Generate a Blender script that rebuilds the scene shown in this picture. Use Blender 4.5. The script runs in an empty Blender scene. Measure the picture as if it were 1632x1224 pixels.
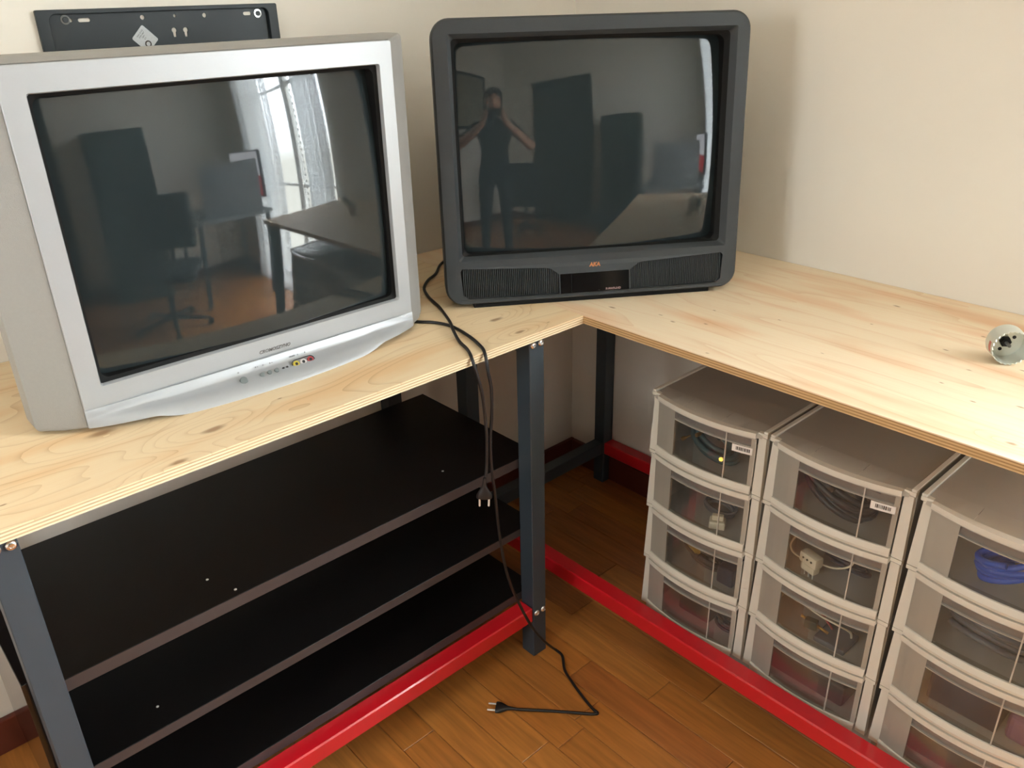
import bpy, bmesh, math, random
from mathutils import Vector, Matrix, Euler
random.seed(7)
PI = math.pi
scene = bpy.context.scene
COL = scene.collection

# ------------------------------------------------------------------ camera
CAM = Vector((-1.8067, -1.7199, 1.4627))
YAW, PIT, ROL, F = -0.73017, -0.44178, -0.02516, 1325.5
fw = Vector((math.sin(-YAW)*math.cos(PIT), math.cos(YAW)*math.cos(PIT), math.sin(PIT)))
rt = fw.cross(Vector((0, 0, 1))).normalized(); up = rt.cross(fw)
r2 = rt*math.cos(ROL)+up*math.sin(ROL); u2 = -rt*math.sin(ROL)+up*math.cos(ROL)
cd = bpy.data.cameras.new('camera'); cam = bpy.data.objects.new('camera', cd); COL.objects.link(cam)
cam.matrix_world = Matrix(((r2.x, u2.x, -fw.x, CAM.x), (r2.y, u2.y, -fw.y, CAM.y), (r2.z, u2.z, -fw.z, CAM.z), (0, 0, 0, 1)))
cd.sensor_width = 36; cd.lens = F/1632*36; cd.clip_start = 0.02
scene.camera = cam

# ------------------------------------------------------------------ world, light, exposure
SKY = 15.0
w = bpy.data.worlds.new('world'); scene.world = w; w.use_nodes = True
nt = w.node_tree; nt.nodes.clear()
tc = nt.nodes.new('ShaderNodeTexCoord'); sp = nt.nodes.new('ShaderNodeSeparateXYZ')
mr = nt.nodes.new('ShaderNodeMapRange'); mr.inputs[1].default_value = -0.06; mr.inputs[2].default_value = 0.06
mx = nt.nodes.new('ShaderNodeMix'); mx.data_type = 'RGBA'
mx.inputs[6].default_value = (0.35, 0.36, 0.33, 1); mx.inputs[7].default_value = (0.85, 0.94, 1.0, 1)
bg = nt.nodes.new('ShaderNodeBackground'); bg.inputs[1].default_value = SKY
wo = nt.nodes.new('ShaderNodeOutputWorld')
L = nt.links.new
L(tc.outputs['Generated'], sp.inputs[0]); L(sp.outputs[2], mr.inputs[0]); L(mr.outputs[0], mx.inputs[0])
L(mx.outputs[2], bg.inputs[0]); L(bg.outputs[0], wo.inputs[0])

def portal(name, loc, rot, sx, sy):
    ld = bpy.data.lights.new(name, 'AREA'); ld.shape = 'RECTANGLE'; ld.size = sx; ld.size_y = sy
    ld.cycles.is_portal = True
    o = bpy.data.objects.new(name, ld); COL.objects.link(o); o.location = loc; o.rotation_euler = rot
    return o
# window in the right wall, beyond the end of the right workbench
WY0, WY1, WZ0, WZ1 = -3.05, -1.78, 0.05, 2.35
portal('window_portal', (0.16, (WY0+WY1)/2, (WZ0+WZ1)/2), (0, PI/2, 0), WZ1-WZ0, WY1-WY0)
# second window, in the left wall behind the camera's left shoulder
VY0, VY1, VZ0, VZ1 = -1.30, -0.82, 1.15, 1.85
portal('side_window_portal', (-3.36, (VY0+VY1)/2, (VZ0+VZ1)/2), (0, -PI/2, 0), VZ1-VZ0, VY1-VY0)

scene.view_settings.view_transform = 'Standard'
scene.view_settings.look = 'None'
scene.view_settings.gamma = 1
scene.view_settings.use_curve_mapping = False
scene.view_settings.exposure = 1.6

# ------------------------------------------------------------------ helpers
def empty(name, label, cat, loc=(0, 0, 0), rotz=0, group=None):
    o = bpy.data.objects.new(name, None); COL.objects.link(o)
    o.location = loc; o.rotation_euler = (0, 0, rotz); o.empty_display_size = .05
    o['label'] = label; o['category'] = cat
    if group: o['group'] = group
    return o

def tag(o, label, cat=None, group=None):
    o['label'] = label
    if cat: o['category'] = cat
    if group: o['group'] = group
    return o

class MB:
    """collects shapes into one mesh"""
    def __init__(s): s.bm = bmesh.new(); s.mi = 0
    def _add(s, vs, fs):
        bv = [s.bm.verts.new(v) for v in vs]
        for f in fs:
            try:
                ff = s.bm.faces.new([bv[i] for i in f]); ff.material_index = s.mi
            except ValueError: pass
        return bv
    def box(s, x0, y0, z0, x1, y1, z1, bev=0.0, seg=2):
        vs = [(x, y, z) for x in (x0, x1) for y in (y0, y1) for z in (z0, z1)]
        fs = [(0, 1, 3, 2), (4, 6, 7, 5), (0, 4, 5, 1), (2, 3, 7, 6), (0, 2, 6, 4), (1, 5, 7, 3)]
        if bev:
            t = bmesh.new(); bv = [t.verts.new(v) for v in vs]
            for f in fs: t.faces.new([bv[i] for i in f])
            bmesh.ops.bevel(t, geom=t.edges[:], offset=bev, segments=seg, affect='EDGES', profile=.5)
            s.merge(t)
        else: s._add(vs, fs)
        return s
    def merge(s, t, M=None):
        t.verts.index_update()
        vs = [(M @ v.co) if M else v.co.copy() for v in t.verts]
        s._add(vs, [[v.index for v in f.verts] for f in t.faces]); t.free()
    def loft(s, rings, cap0=True, cap1=True, closed=True):
        n = len(rings[0]); vs = [p for r in rings for p in r]; fs = []
        for i in range(len(rings)-1):
            for j in range(n if closed else n-1):
                k = (j+1) % n
                fs.append((i*n+j, i*n+k, (i+1)*n+k, (i+1)*n+j))
        if cap0: fs.append(tuple(range(n))[::-1])
        if cap1: fs.append(tuple((len(rings)-1)*n+j for j in range(n)))
        s._add(vs, fs); return s
    def tube(s, pts, r, n=10, caps=True):
        pts = [Vector(p) for p in pts]; rings = []; N = None
        rr = r if isinstance(r, (list, tuple)) else [r]*len(pts)
        for i, p in enumerate(pts):
            a = pts[max(0, i-1)]; b = pts[min(len(pts)-1, i+1)]; t = (b-a).normalized()
            if N is None:
                N = t.orthogonal().normalized()
            N = (N - t*N.dot(t)).normalized(); B = t.cross(N)
            rings.append([p+rr[i]*(math.cos(2*PI*k/n)*N+math.sin(2*PI*k/n)*B) for k in range(n)])
        return s.loft(rings, caps, caps)
    def lathe(s, prof, M=Matrix(), n=24):
        rings = []
        for r, z in prof:
            rings.append([M @ Vector((r*math.cos(2*PI*k/n), r*math.sin(2*PI*k/n), z)) for k in range(n)])
        return s.loft(rings)
    def build(s, name, mat, parent=None, smooth=False, M=None):
        bmesh.ops.recalc_face_normals(s.bm, faces=s.bm.faces)
        me = bpy.data.meshes.new(name); 
        if M: s.bm.transform(M)
        s.bm.to_mesh(me); s.bm.free()
        for m in (mat if isinstance(mat, (list, tuple)) else [mat]): me.materials.append(m)
        o = bpy.data.objects.new(name, me); COL.objects.link(o)
        if parent: o.parent = parent
        if smooth:
            for p in me.polygons: p.use_smooth = True
            if smooth != 'all':
                md = o.modifiers.new('edge', 'EDGE_SPLIT'); md.split_angle = math.radians(smooth if smooth is not True else 35)
        return o

def rrect(cx, cy, hw, hh, r, n=6):
    """rounded rectangle outline, counter-clockwise"""
    pts = []
    for sx, sy, a0 in ((1, 1, 0), (-1, 1, 90), (-1, -1, 180), (1, -1, 270)):
        for k in range(n+1):
            a = math.radians(a0+90*k/n)
            pts.append((cx+sx*(hw-r)+r*math.cos(a), cy+sy*(hh-r)+r*math.sin(a)))
    return pts

def circ(cx, cy, r, n=16): return [(cx+r*math.cos(2*PI*k/n), cy+r*math.sin(2*PI*k/n)) for k in range(n)]

def plate(outline, holes, z0, z1, bevel=0.0):
    """flat plate with real holes -> bmesh in XY extruded z0..z1"""
    cu = bpy.data.curves.new('tmp', 'CURVE'); cu.dimensions = '2D'; cu.fill_mode = 'BOTH'
    for ring in [outline]+list(holes):
        sp_ = cu.splines.new('POLY'); sp_.points.add(len(ring)-1); sp_.use_cyclic_u = True
        for p, q in zip(sp_.points, ring): p.co = (q[0], q[1], 0, 1)
    cu.extrude = (z1-z0)/2-bevel; cu.bevel_depth = bevel; cu.bevel_resolution = 1
    if bevel: cu.offset = -bevel
    o = bpy.data.objects.new('tmp', cu); COL.objects.link(o)
    dg = bpy.context.evaluated_depsgraph_get(); dg.update()
    me = bpy.data.meshes.new_from_object(o.evaluated_get(dg)); 
    bm = bmesh.new(); bm.from_mesh(me); bmesh.ops.remove_doubles(bm, verts=bm.verts, dist=1e-6)
    bmesh.ops.translate(bm, verts=bm.verts, vec=(0, 0, (z0+z1)/2))
    bpy.data.objects.remove(o); bpy.data.curves.remove(cu); bpy.data.meshes.remove(me)
    return bm

def text_obj(name, body, size, mat, parent, M, align='CENTER', shear=0, depth=0.0003, bold=0):
    cu = bpy.data.curves.new('t', 'FONT'); cu.body = body; cu.size = size; cu.align_x = align; cu.align_y = 'CENTER'
    cu.extrude = depth; cu.shear = shear; cu.offset = bold; cu.resolution_u = 2
    o = bpy.data.objects.new('t', cu); COL.objects.link(o)
    dg = bpy.context.evaluated_depsgraph_get(); dg.update()
    me = bpy.data.meshes.new_from_object(o.evaluated_get(dg)); me.name = name
    bpy.data.objects.remove(o); bpy.data.curves.remove(cu)
    me.transform(M); me.materials.clear(); me.materials.append(mat)
    q = bpy.data.objects.new(name, me); COL.objects.link(q)
    if parent: q.parent = parent
    return q

# ------------------------------------------------------------------ materials
def newmat(name):
    m = bpy.data.materials.new(name); m.use_nodes = True
    return m, m.node_tree, m.node_tree.nodes['Principled BSDF']
def srgb(r, g, b):
    f = lambda c: (c/255/12.92) if c/255 <= .04045 else ((c/255+.055)/1.055)**2.4
    return (f(r), f(g), f(b), 1)
def pm(name, col, rough=.5, metal=0, spec=.5, coat=0, noise=0, nscale=30, bump=0, bscale=200, emit=None, alpha=1, trans=0):
    m, t, b = newmat(name)
    b.inputs['Base Color'].default_value = col; b.inputs['Roughness'].default_value = rough
    b.inputs['Metallic'].default_value = metal; b.inputs['Specular IOR Level'].default_value = spec
    b.inputs['Coat Weight'].default_value = coat; b.inputs['Transmission Weight'].default_value = trans
    if emit: b.inputs['Emission Color'].default_value = emit[0]; b.inputs['Emission Strength'].default_value = emit[1]
    co = t.nodes.new('ShaderNodeTexCoord')
    if noise:
        n = t.nodes.new('ShaderNodeTexNoise'); n.inputs['Scale'].default_value = nscale; n.inputs['Detail'].default_value = 5
        t.links.new(co.outputs['Object'], n.inputs['Vector'])
        mx = t.nodes.new('ShaderNodeMix'); mx.data_type = 'RGBA'; mx.blend_type = 'MIX'
        mx.inputs[6].default_value = tuple(c*(1-noise) for c in col[:3])+(1,)
        mx.inputs[7].default_value = tuple(min(1, c*(1+noise)) for c in col[:3])+(1,)
        t.links.new(n.outputs[0], mx.inputs[0]); t.links.new(mx.outputs[2], b.inputs['Base Color'])
    if bump:
        n = t.nodes.new('ShaderNodeTexNoise'); n.inputs['Scale'].default_value = bscale; n.inputs['Detail'].default_value = 3
        t.links.new(co.outputs['Object'], n.inputs['Vector'])
        bp = t.nodes.new('ShaderNodeBump'); bp.inputs['Strength'].default_value = bump; bp.inputs['Distance'].default_value = .002
        t.links.new(n.outputs[0], bp.inputs['Height']); t.links.new(bp.outputs[0], b.inputs['Normal'])
    return m

M_wall = pm('painted_plaster', srgb(236, 229, 217), .9, spec=.2, noise=.02, nscale=3, bump=.15, bscale=60)
M_ceil = pm('ceiling_paint', srgb(240, 238, 232), .9, spec=.2, noise=.01)
M_base = pm('dark_red_baseboard_wood', srgb(96, 44, 32), .35, noise=.25, nscale=14)
M_leg = pm('anthracite_steel_paint', srgb(56, 66, 74), .42, spec=.5, noise=.06, nscale=40, bump=.05, bscale=700)
M_red = pm('red_steel_paint', srgb(205, 24, 36), .28, spec=.6, coat=.4, noise=.04, nscale=25)
M_bolt = pm('zinc_bolt', (.75, .75, .75, 1), .25, metal=1)
M_black = pm('black_brown_laminate', srgb(17, 15, 15), .38, spec=.22, noise=.2, nscale=18, bump=.04, bscale=300)
M_bedge = pm('black_brown_edge_band', srgb(62, 54, 53), .4, spec=.45)
M_bgloss = pm('glossy_black_board', srgb(20, 17, 17), .12, spec=.5)
M_silver = pm('silver_plastic', srgb(168, 170, 172), .38, metal=.25, spec=.5, noise=.015, nscale=300)
M_silver2 = pm('grey_plastic_shell', srgb(150, 148, 144), .5, spec=.35, noise=.04, nscale=200, bump=.25, bscale=900)
M_gask = pm('black_screen_surround', srgb(9, 9, 9), .7, spec=.25)
M_btn = pm('grey_button', srgb(105, 112, 112), .35)
M_hole = pm('dark_hole_plastic', srgb(15, 15, 16), .5)
M_gold = pm('gold_contact', srgb(205, 160, 70), .3, metal=1)
M_dark = pm('charcoal_plastic', srgb(51, 55, 58), .42, spec=.5, noise=.04, nscale=200, bump=.15, bscale=900)
M_dark2 = pm('dark_grey_grille_plastic', srgb(48, 52, 53), .6)
M_orange = pm('copper_lettering', srgb(176, 112, 70), .4, emit=None)
M_greytxt = pm('grey_lettering', srgb(110, 108, 105), .5)
M_reddish = pm('pale_red_lettering', srgb(150, 120, 118), .5)
M_dgloss = pm('smoked_display_window', srgb(14, 12, 13), .08, spec=.5)
M_cord = pm('black_cord_rubber', srgb(26, 24, 25), .42)
M_pin = pm('nickel_pin', (.82, .8, .76, 1), .25, metal=.35)
M_bracket = pm('black_bracket_steel', srgb(34, 40, 43), .45, spec=.4, noise=.05)
M_foil = pm('silver_foil_label', srgb(178, 180, 180), .45, metal=.2, noise=.12, nscale=260)
M_sheet = pm('white_paper', srgb(232, 226, 218), .7)
M_print = pm('dark_print', srgb(60, 52, 44), .7)
M_saw = pm('hole_saw_steel', srgb(214, 216, 206), .3, metal=.35, noise=.05, nscale=50)
M_saw2 = pm('hole_saw_rust_edge', srgb(190, 160, 120), .45, metal=.4)
M_pinkink = pm('faded_red_ink', srgb(196, 120, 108), .5)

def glass_crt(name, col):
    m, t, b = newmat(name)
    b.inputs['Base Color'].default_value = col; b.inputs['Roughness'].default_value = .03
    b.inputs['Specular IOR Level'].default_value = .62; b.inputs['Coat Weight'].default_value = 0; b.inputs['Coat Roughness'].default_value = .02
    return m
M_crt = glass_crt('crt_glass', srgb(38, 45, 47))

# frosted and clear polypropylene
def plastic(name, col, tr, gl=.06, rough=.25, tl_=.5):
    m = bpy.data.materials.new(name); m.use_nodes = True; t = m.node_tree; t.nodes.clear()
    o = t.nodes.new('ShaderNodeOutputMaterial')
    tp = t.nodes.new('ShaderNodeBsdfTransparent'); tp.inputs[0].default_value = (.97, .97, .95, 1)
    tl = t.nodes.new('ShaderNodeBsdfTranslucent'); tl.inputs[0].default_value = col
    df = t.nodes.new('ShaderNodeBsdfDiffuse'); df.inputs[0].default_value = col
    gs = t.nodes.new('ShaderNodeBsdfGlossy'); gs.inputs[1].default_value = rough
    m1 = t.nodes.new('ShaderNodeMixShader'); m1.inputs[0].default_value = tl_
    m2 = t.nodes.new('ShaderNodeMixShader'); m3 = t.nodes.new('ShaderNodeMixShader')
    fr = t.nodes.new('ShaderNodeFresnel'); fr.inputs[0].default_value = 1.4
    n = t.nodes.new('ShaderNodeTexNoise'); n.inputs['Scale'].default_value = 9; co = t.nodes.new('ShaderNodeTexCoord')
    r = t.nodes.new('ShaderNodeMapRange'); r.inputs[3].default_value = tr-.05; r.inputs[4].default_value = min(1, tr+.05)
    k = t.nodes.new('ShaderNodeMath'); k.operation = 'MULTIPLY'; k.inputs[1].default_value = gl/.04
    l = t.links.new
    l(co.outputs['Object'], n.inputs[0]); l(n.outputs[0], r.inputs[0]); l(r.outputs[0], m2.inputs[0])
    l(tl.outputs[0], m1.inputs[2]); l(df.outputs[0], m1.inputs[1]); l(m1.outputs[0], m2.inputs[1]); l(tp.outputs[0], m2.inputs[2])
    l(fr.outputs[0], k.inputs[0]); l(k.outputs[0], m3.inputs[0]); l(m2.outputs[0], m3.inputs[1]); l(gs.outputs[0], m3.inputs[2])
    l(m3.outputs[0], o.inputs[0])
    return m
M_frost = plastic('frosted_polypropylene', srgb(244, 238, 226), .36)
M_frost2 = plastic('cream_frame_brightened', srgb(255, 249, 234), .08, tl_=.3)  # cream frame plastic, whitened to stand in for light on rails and lips
M_fsoft = plastic('thin_frosted_front', srgb(238, 230, 214), .42)
M_clear = plastic('clear_polypropylene', srgb(200, 196, 190), .95, gl=.02, rough=.12)
M_tray = plastic('thin_frosted_tray', srgb(250, 246, 238), .30)
M_band = plastic('handle_recess_plastic', srgb(190, 180, 172), .62)

# plywood
def plywood(name, axis, knots, base, mid, dark, seed, org, lk=1., sc_=(1., 3.2), nl=13.):
    """axis = grain direction index; knots = [(x,y,size)] ; org: thing origin (object space = world - org)"""
    m, t, b = newmat(name); N = t.nodes.new; l = t.links.new
    co = N('ShaderNodeTexCoord'); sep = N('ShaderNodeSeparateXYZ'); l(co.outputs['Object'], sep.inputs[0])
    def math_(op, a, bb, c=None):
        n = N('ShaderNodeMath'); n.operation = op
        for i, v in enumerate((a, bb, c)):
            if v is None: continue
            if isinstance(v, (int, float)): n.inputs[i].default_value = v
            else: l(v, n.inputs[i])
        return n.outputs[0]
    A = sep.outputs[axis]; B = sep.outputs[1-axis]
    cb = N('ShaderNodeCombineXYZ'); l(math_('MULTIPLY', A, sc_[0]), cb.inputs[0]); l(math_('MULTIPLY', B, sc_[1]), cb.inputs[1]); cb.inputs[2].default_value = seed
    nz = N('ShaderNodeTexNoise'); nz.inputs['Scale'].default_value = 2.1; nz.inputs['Detail'].default_value = 1.5; nz.inputs['Roughness'].default_value = .45
    nz.inputs['Distortion'].default_value = .4
    l(cb.outputs[0], nz.inputs['Vector'])
    field = math_('MULTIPLY', nz.outputs[0], 1.0)
    core = None
    kk = (1.0, 2.3) if axis == 0 else (2.3, 1.0)
    sc = N('ShaderNodeVectorMath'); sc.operation = 'MULTIPLY'; sc.inputs[1].default_value = (kk[0], kk[1], 0); l(co.outputs['Object'], sc.inputs[0])
    # wobble so knots are irregular
    nw = N('ShaderNodeTexNoise'); nw.inputs['Scale'].default_value = 45; l(co.outputs['Object'], nw.inputs['Vector'])
    wv = N('ShaderNodeVectorMath'); wv.operation = 'SCALE'; wv.inputs['Scale'].default_value = .012; l(nw.outputs['Color'], wv.inputs[0])
    sw = N('ShaderNodeVectorMath'); sw.operation = 'ADD'; l(sc.outputs[0], sw.inputs[0]); l(wv.outputs[0], sw.inputs[1])
    for kx, ky, s in knots:
        d = N('ShaderNodeVectorMath'); d.operation = 'DISTANCE'
        d.inputs[1].default_value = ((kx-org[0])*kk[0]+.006, (ky-org[1])*kk[1]+.006, .006); l(sw.outputs[0], d.inputs[0])
        mc = N('ShaderNodeMapRange'); mc.interpolation_type = 'SMOOTHSTEP'; l(d.outputs['Value'], mc.inputs[0])
        mc.inputs[1].default_value = s; mc.inputs[2].default_value = s*.25
        core = mc.outputs[0] if core is None else math_('MAXIMUM', core, mc.outputs[0])
        if s > .012:
            mb = N('ShaderNodeMapRange'); mb.interpolation_type = 'SMOOTHERSTEP'; l(d.outputs['Value'], mb.inputs[0])
            mb.inputs[1].default_value = s*6; mb.inputs[2].default_value = 0; mb.inputs[4].default_value = .22
            field = math_('ADD', field, mb.outputs[0])
    # contour lines of the field = cathedral grain of rotary cut veneer
    fr = math_('FRACT', math_('MULTIPLY', field, nl), None)
    line = math_('POWER', fr, 7.0)
    n2 = N('ShaderNodeTexNoise'); n2.inputs['Scale'].default_value = 3; n2.inputs['Detail'].default_value = 2
    cb2 = N('ShaderNodeCombineXYZ'); l(A, cb2.inputs[0]); l(math_('MULTIPLY', B, 5), cb2.inputs[1]); cb2.inputs[2].default_value = seed+3; l(cb2.outputs[0], n2.inputs['Vector'])
    n3 = N('ShaderNodeTexNoise'); n3.inputs['Scale'].default_value = 60; n3.inputs['Detail'].default_value = 3
    cb3 = N('ShaderNodeCombineXYZ'); l(math_('MULTIPLY', A, .12), cb3.inputs[0]); l(math_('MULTIPLY', B, 3), cb3.inputs[1]); l(cb3.outputs[0], n3.inputs['Vector'])
    pm_ = N('ShaderNodeMapRange'); pm_.inputs[1].default_value = .48; pm_.inputs[2].default_value = .72; l(n2.outputs[0], pm_.inputs[0])
    def mixc(fac, a, c):
        x = N('ShaderNodeMix'); x.data_type = 'RGBA'
        if isinstance(fac, (int, float)): x.inputs[0].default_value = fac
        else: l(fac, x.inputs[0])
        for i, v in ((6, a), (7, c)):
            if isinstance(v, tuple): x.inputs[i].default_value = v
            else: l(v, x.inputs[i])
        return x.outputs[2]
    c = mixc(math_('MULTIPLY', pm_.outputs[0], .75), base, mid)
    c = mixc(math_('MULTIPLY', line, math_('MULTIPLY_ADD', n2.outputs[0], 1.1*lk, -.12*lk)), c, dark)
    c = mixc(math_('MULTIPLY', math_('SUBTRACT', n3.outputs[0], .4), .5), c, mid)
    c = mixc(math_('MULTIPLY', core, .8*lk**.5), c, srgb(150, 108, 72))
    l(c, b.inputs['Base Color']); b.inputs['Roughness'].default_value = .55; b.inputs['Specular IOR Level'].default_value = .35
    return m

LO = (-1.25, -.31, 0); RO = (-.31, -.85, 0)     # thing origins of the two benches
KL = [(-.757, -.502, .022), (-.768, -.588, .018), (-.691, -.59, .006), (-1.386, -.544, .026), (-1.467, -.605, .02), (-1.257, -.519, .006), (-1.52, -.43, .03), (-1.686, -.548, .006)]
KR = [(-.567, -1.421, .013), (-.466, -1.328, .007), (-.43, -1.264, .006), (-.285, -1.342, .007), (-.434, -1.389, .009), (-.598, -.913, .006), (-.454, -1.061, .005),
      (-.121, -1.045, .012), (-.284, -1.212, .007), (-.172, -1.236, .008), (-.346, -1.277, .007), (-.536, -.625, .012), (-.501, -.727, .006), (-.515, -.769, .009),
      (-.479, -.824, .008), (-.403, -.791, .006), (-.254, -1.057, .006), (-.359, -.915, .006)]
M_plyL = plywood('pine_plywood_face', 0, KL, srgb(238, 213, 174), srgb(230, 186, 134), srgb(190, 146, 98), 1.7, LO)
M_plyR = plywood('pine_plywood_face_knotty', 1, KR, srgb(240, 219, 188), srgb(228, 178, 134), srgb(210, 156, 106), 8.3, RO, .8, (.55, 4.2), 8.)
def plyedge(name, c1, c2):
    m, t, b = newmat(name); N = t.nodes.new; l = t.links.new
    co = N('ShaderNodeTexCoord')
    n = N('ShaderNodeTexNoise'); n.inputs['Scale'].default_value = 35; n.inputs['Detail'].default_value = 4; l(co.outputs['Object'], n.inputs[0])
    x = N('ShaderNodeMix'); x.data_type = 'RGBA'; x.inputs[6].default_value = c1; x.inputs[7].default_value = c2; l(n.outputs[0], x.inputs[0]); l(x.outputs[2], b.inputs['Base Color'])
    b.inputs['Roughness'].default_value = .7
    return m
M_e1 = plyedge('light_ply_layer', srgb(244, 228, 196), srgb(226, 200, 158)); M_e2 = plyedge('dark_ply_layer', srgb(176, 150, 114), srgb(206, 182, 144))
M_e3 = plyedge('tan_ply_layer', srgb(222, 186, 136), srgb(196, 156, 104)); M_e4 = plyedge('brown_ply_layer', srgb(150, 112, 72), srgb(190, 150, 100))

# parquet
def parquet(i, c):
    m, t, b = newmat('oak_parquet_%d' % i); N = t.nodes.new; l = t.links.new
    co = N('ShaderNodeTexCoord'); mp = N('ShaderNodeMapping'); mp.inputs['Scale'].default_value = (28, 2.2, 1); l(co.outputs['Object'], mp.inputs[0])
    n = N('ShaderNodeTexNoise'); n.inputs['Scale'].default_value = 2.5; n.inputs['Detail'].default_value = 6; n.inputs['Distortion'].default_value = .6; l(mp.outputs[0], n.inputs[0])
    mp.inputs['Location'].default_value = (i*3.1, i*1.7, 0)
    r = N('ShaderNodeValToRGB'); r.color_ramp.elements[0].position = .3; r.color_ramp.elements[1].position = .72
    r.color_ramp.elements[0].color = tuple(x*.62 for x in c[:3])+(1,); r.color_ramp.elements[1].color = c
    l(n.outputs[0], r.inputs[0]); l(r.outputs[0], b.inputs['Base Color'])
    b.inputs['Roughness'].default_value = .34; b.inputs['Coat Weight'].default_value = .12; b.inputs['Coat Roughness'].default_value = .15
    return m
M_par = [parquet(i, c) for i, c in enumerate([srgb(198, 130, 62), srgb(190, 122, 57), srgb(204, 134, 64), srgb(182, 113, 56), srgb(194, 124, 57)])]
M_sub = pm('floor_joint_dark', srgb(58, 34, 20), .7)

# ------------------------------------------------------------------ room shell
X0, Y0, ZC = -3.2, -3.61, 2.75
def struct(name, mb, mat, parent=None, smooth=False):
    o = mb.build(name, mat, parent, smooth)
    if parent is None: o['kind'] = 'structure'
    return o
floor = struct('floor', MB().box(X0-.2, Y0-.2, -.12, .2, .2, -.006), M_sub)
struct('ceiling', MB().box(X0-.2, Y0-.2, ZC, .2, .2, ZC+.12), M_ceil)
struct('wall_back', MB().box(X0-.2, 0, -.006, .2, .2, ZC), M_wall)
struct('wall_front', MB().box(X0-.2, Y0-.2, -.006, .2, Y0, ZC), M_wall)
def wall_with_hole(name, x0, x1, y0, y1, hy0, hy1, hz0, hz1):
    mb = MB()
    mb.box(x0, y0, -.006, x1, hy0, ZC).box(x0, hy1, -.006, x1, y1, ZC).box(x0, hy0, -.006, x1, hy1, hz0).box(x0, hy0, hz1, x1, hy1, ZC)
    return struct(name, mb, M_wall)
wall_with_hole('wall_right', 0, .2, Y0, 0, WY0, WY1, WZ0, WZ1)
wall_with_hole('wall_left', X0-.2, X0, Y0, 0, VY0, VY1, VZ0, VZ1)
# planks, laid parallel to the right wall
PW = .081; xs = -.577+PW*7
pk = 0; cols = []
x = 0.0
xedges = [-.577+PW*k for k in range(7, -34, -1)]
plank_meshes = {}
for ci in range(len(xedges)-1):
    xa, xb = xedges[ci+1], xedges[ci]
    xb = min(xb, -.002)
    if xa < X0 or xb-xa < .02: continue
    y = 0.0-random.random()*.35
    ys_ = [-.002]
    ln_ = .405
    if abs(xa+.739) < .01: ys_ = [-.002, -.30, -.70, -1.10]; y = -1.10
    elif abs(xa+.658) < .01: ys_ = [-.002, -.465, -.872]; y = -.872
    elif abs(xa+.982) < .01: ys_ = [-.002, -.40, -.800]; y = -.80
    elif abs(xa+1.144) < .01: ys_ = [-.002, -.20, -.604]; y = -.604
    else: ys_.append(y if y < -.05 else -.05-.1)
    y = ys_[-1]
    while y > Y0+.02:
        y = max(Y0+.002, y-ln_*random.choice([1, 1, 1.25, .8])); ys_.append(y)
    for a, c in zip(ys_[1:], ys_[:-1]):
        near = (xa > -2.3 and c > -2.2)
        key = round(c-a, 3)
        cx, cy = (xa+xb)/2, (a+c)/2
        mb = MB(); hx = (xb-xa)/2-.0005; hy = (c-a)/2-.0005
        top = [(-hx, -hy, -.0012), (hx, -hy, -.0012), (hx, hy, -.0012), (-hx, hy, -.0012)]
        ins = [(-hx+.0012, -hy+.0012, 0), (hx-.0012, -hy+.0012, 0), (hx-.0012, hy-.0012, 0), (-hx+.0012, hy-.0012, 0)]
        bot = [(-hx, -hy, -.006), (hx, -hy, -.006), (hx, hy, -.006), (-hx, hy, -.006)]
        mb.loft([bot, top, ins])
        o = mb.build('plank', random.choice(M_par), floor); o.location = (cx, cy, 0)
# baseboards
bb = MB().box(-3.2, -.016, 0, -.0, -.0005, .0843, .003); struct('baseboard_back', bb, M_base)
bb = MB().box(-.016, WY1+.002, 0, -.0005, -.017, .0843, .003).box(-.016, Y0, 0, -.0005, WY0-.002, .0843, .003); struct('baseboard_right', bb, M_base)
bb = MB().box(-3.1995, Y0, 0, -3.184, -.017, .0843, .003); struct('baseboard_left', bb, M_base)
bb = MB().box(-3.183, Y0+.0005, 0, -2.60, Y0+.016, .0843, .003).box(-1.62, Y0+.0005, 0, -.017, Y0+.016, .0843, .003); struct('baseboard_front', bb, M_base)

# windows
M_frame = pm('white_window_paint', srgb(236, 236, 232), .4)
M_glass = bpy.data.materials.new('window_glass'); M_glass.use_nodes = True
t_ = M_glass.node_tree; t_.nodes.clear(); o_ = t_.nodes.new('ShaderNodeOutputMaterial'); a_ = t_.nodes.new('ShaderNodeBsdfTransparent'); g_ = t_.nodes.new('ShaderNodeBsdfGlossy'); g_.inputs[1].default_value = .02
m_ = t_.nodes.new('ShaderNodeMixShader'); m_.inputs[0].default_value = .05; t_.links.new(a_.outputs[0], m_.inputs[1]); t_.links.new(g_.outputs[0], m_.inputs[2]); t_.links.new(m_.outputs[0], o_.inputs[0])
def window(n, xa, xb, y0, y1, z0, z1):
    mb = MB(); f = .05
    mb.box(xa, y0, z0, xb, y0+f, z1).box(xa, y1-f, z0, xb, y1, z1).box(xa, y0+f, z0, xb, y1-f, z0+f).box(xa, y0+f, z1-f, xb, y1-f, z1)
    ym = (y0+y1)/2; mb.box(xa, ym-.035, z0+f, xb, ym+.035, z1-f)
    o = struct('window_%d' % n, mb, M_frame)
    xm = (xa+xb)/2
    for s, e in ((y0+f, ym-.035), (ym+.035, y1-f)):
        MB().box(xm-.002, s, z0+f, xm+.002, e, z1-f).build('pane', M_glass, o)
        for zz in (z0+(z1-z0)*.36, z0+(z1-z0)*.68): MB().box(xa+.01, s, zz-.01, xb-.01, e, zz+.01).build('glazing_bar', M_frame, o)
    return o
window(1, .10, .14, WY0, WY1, WZ0, WZ1)
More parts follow.
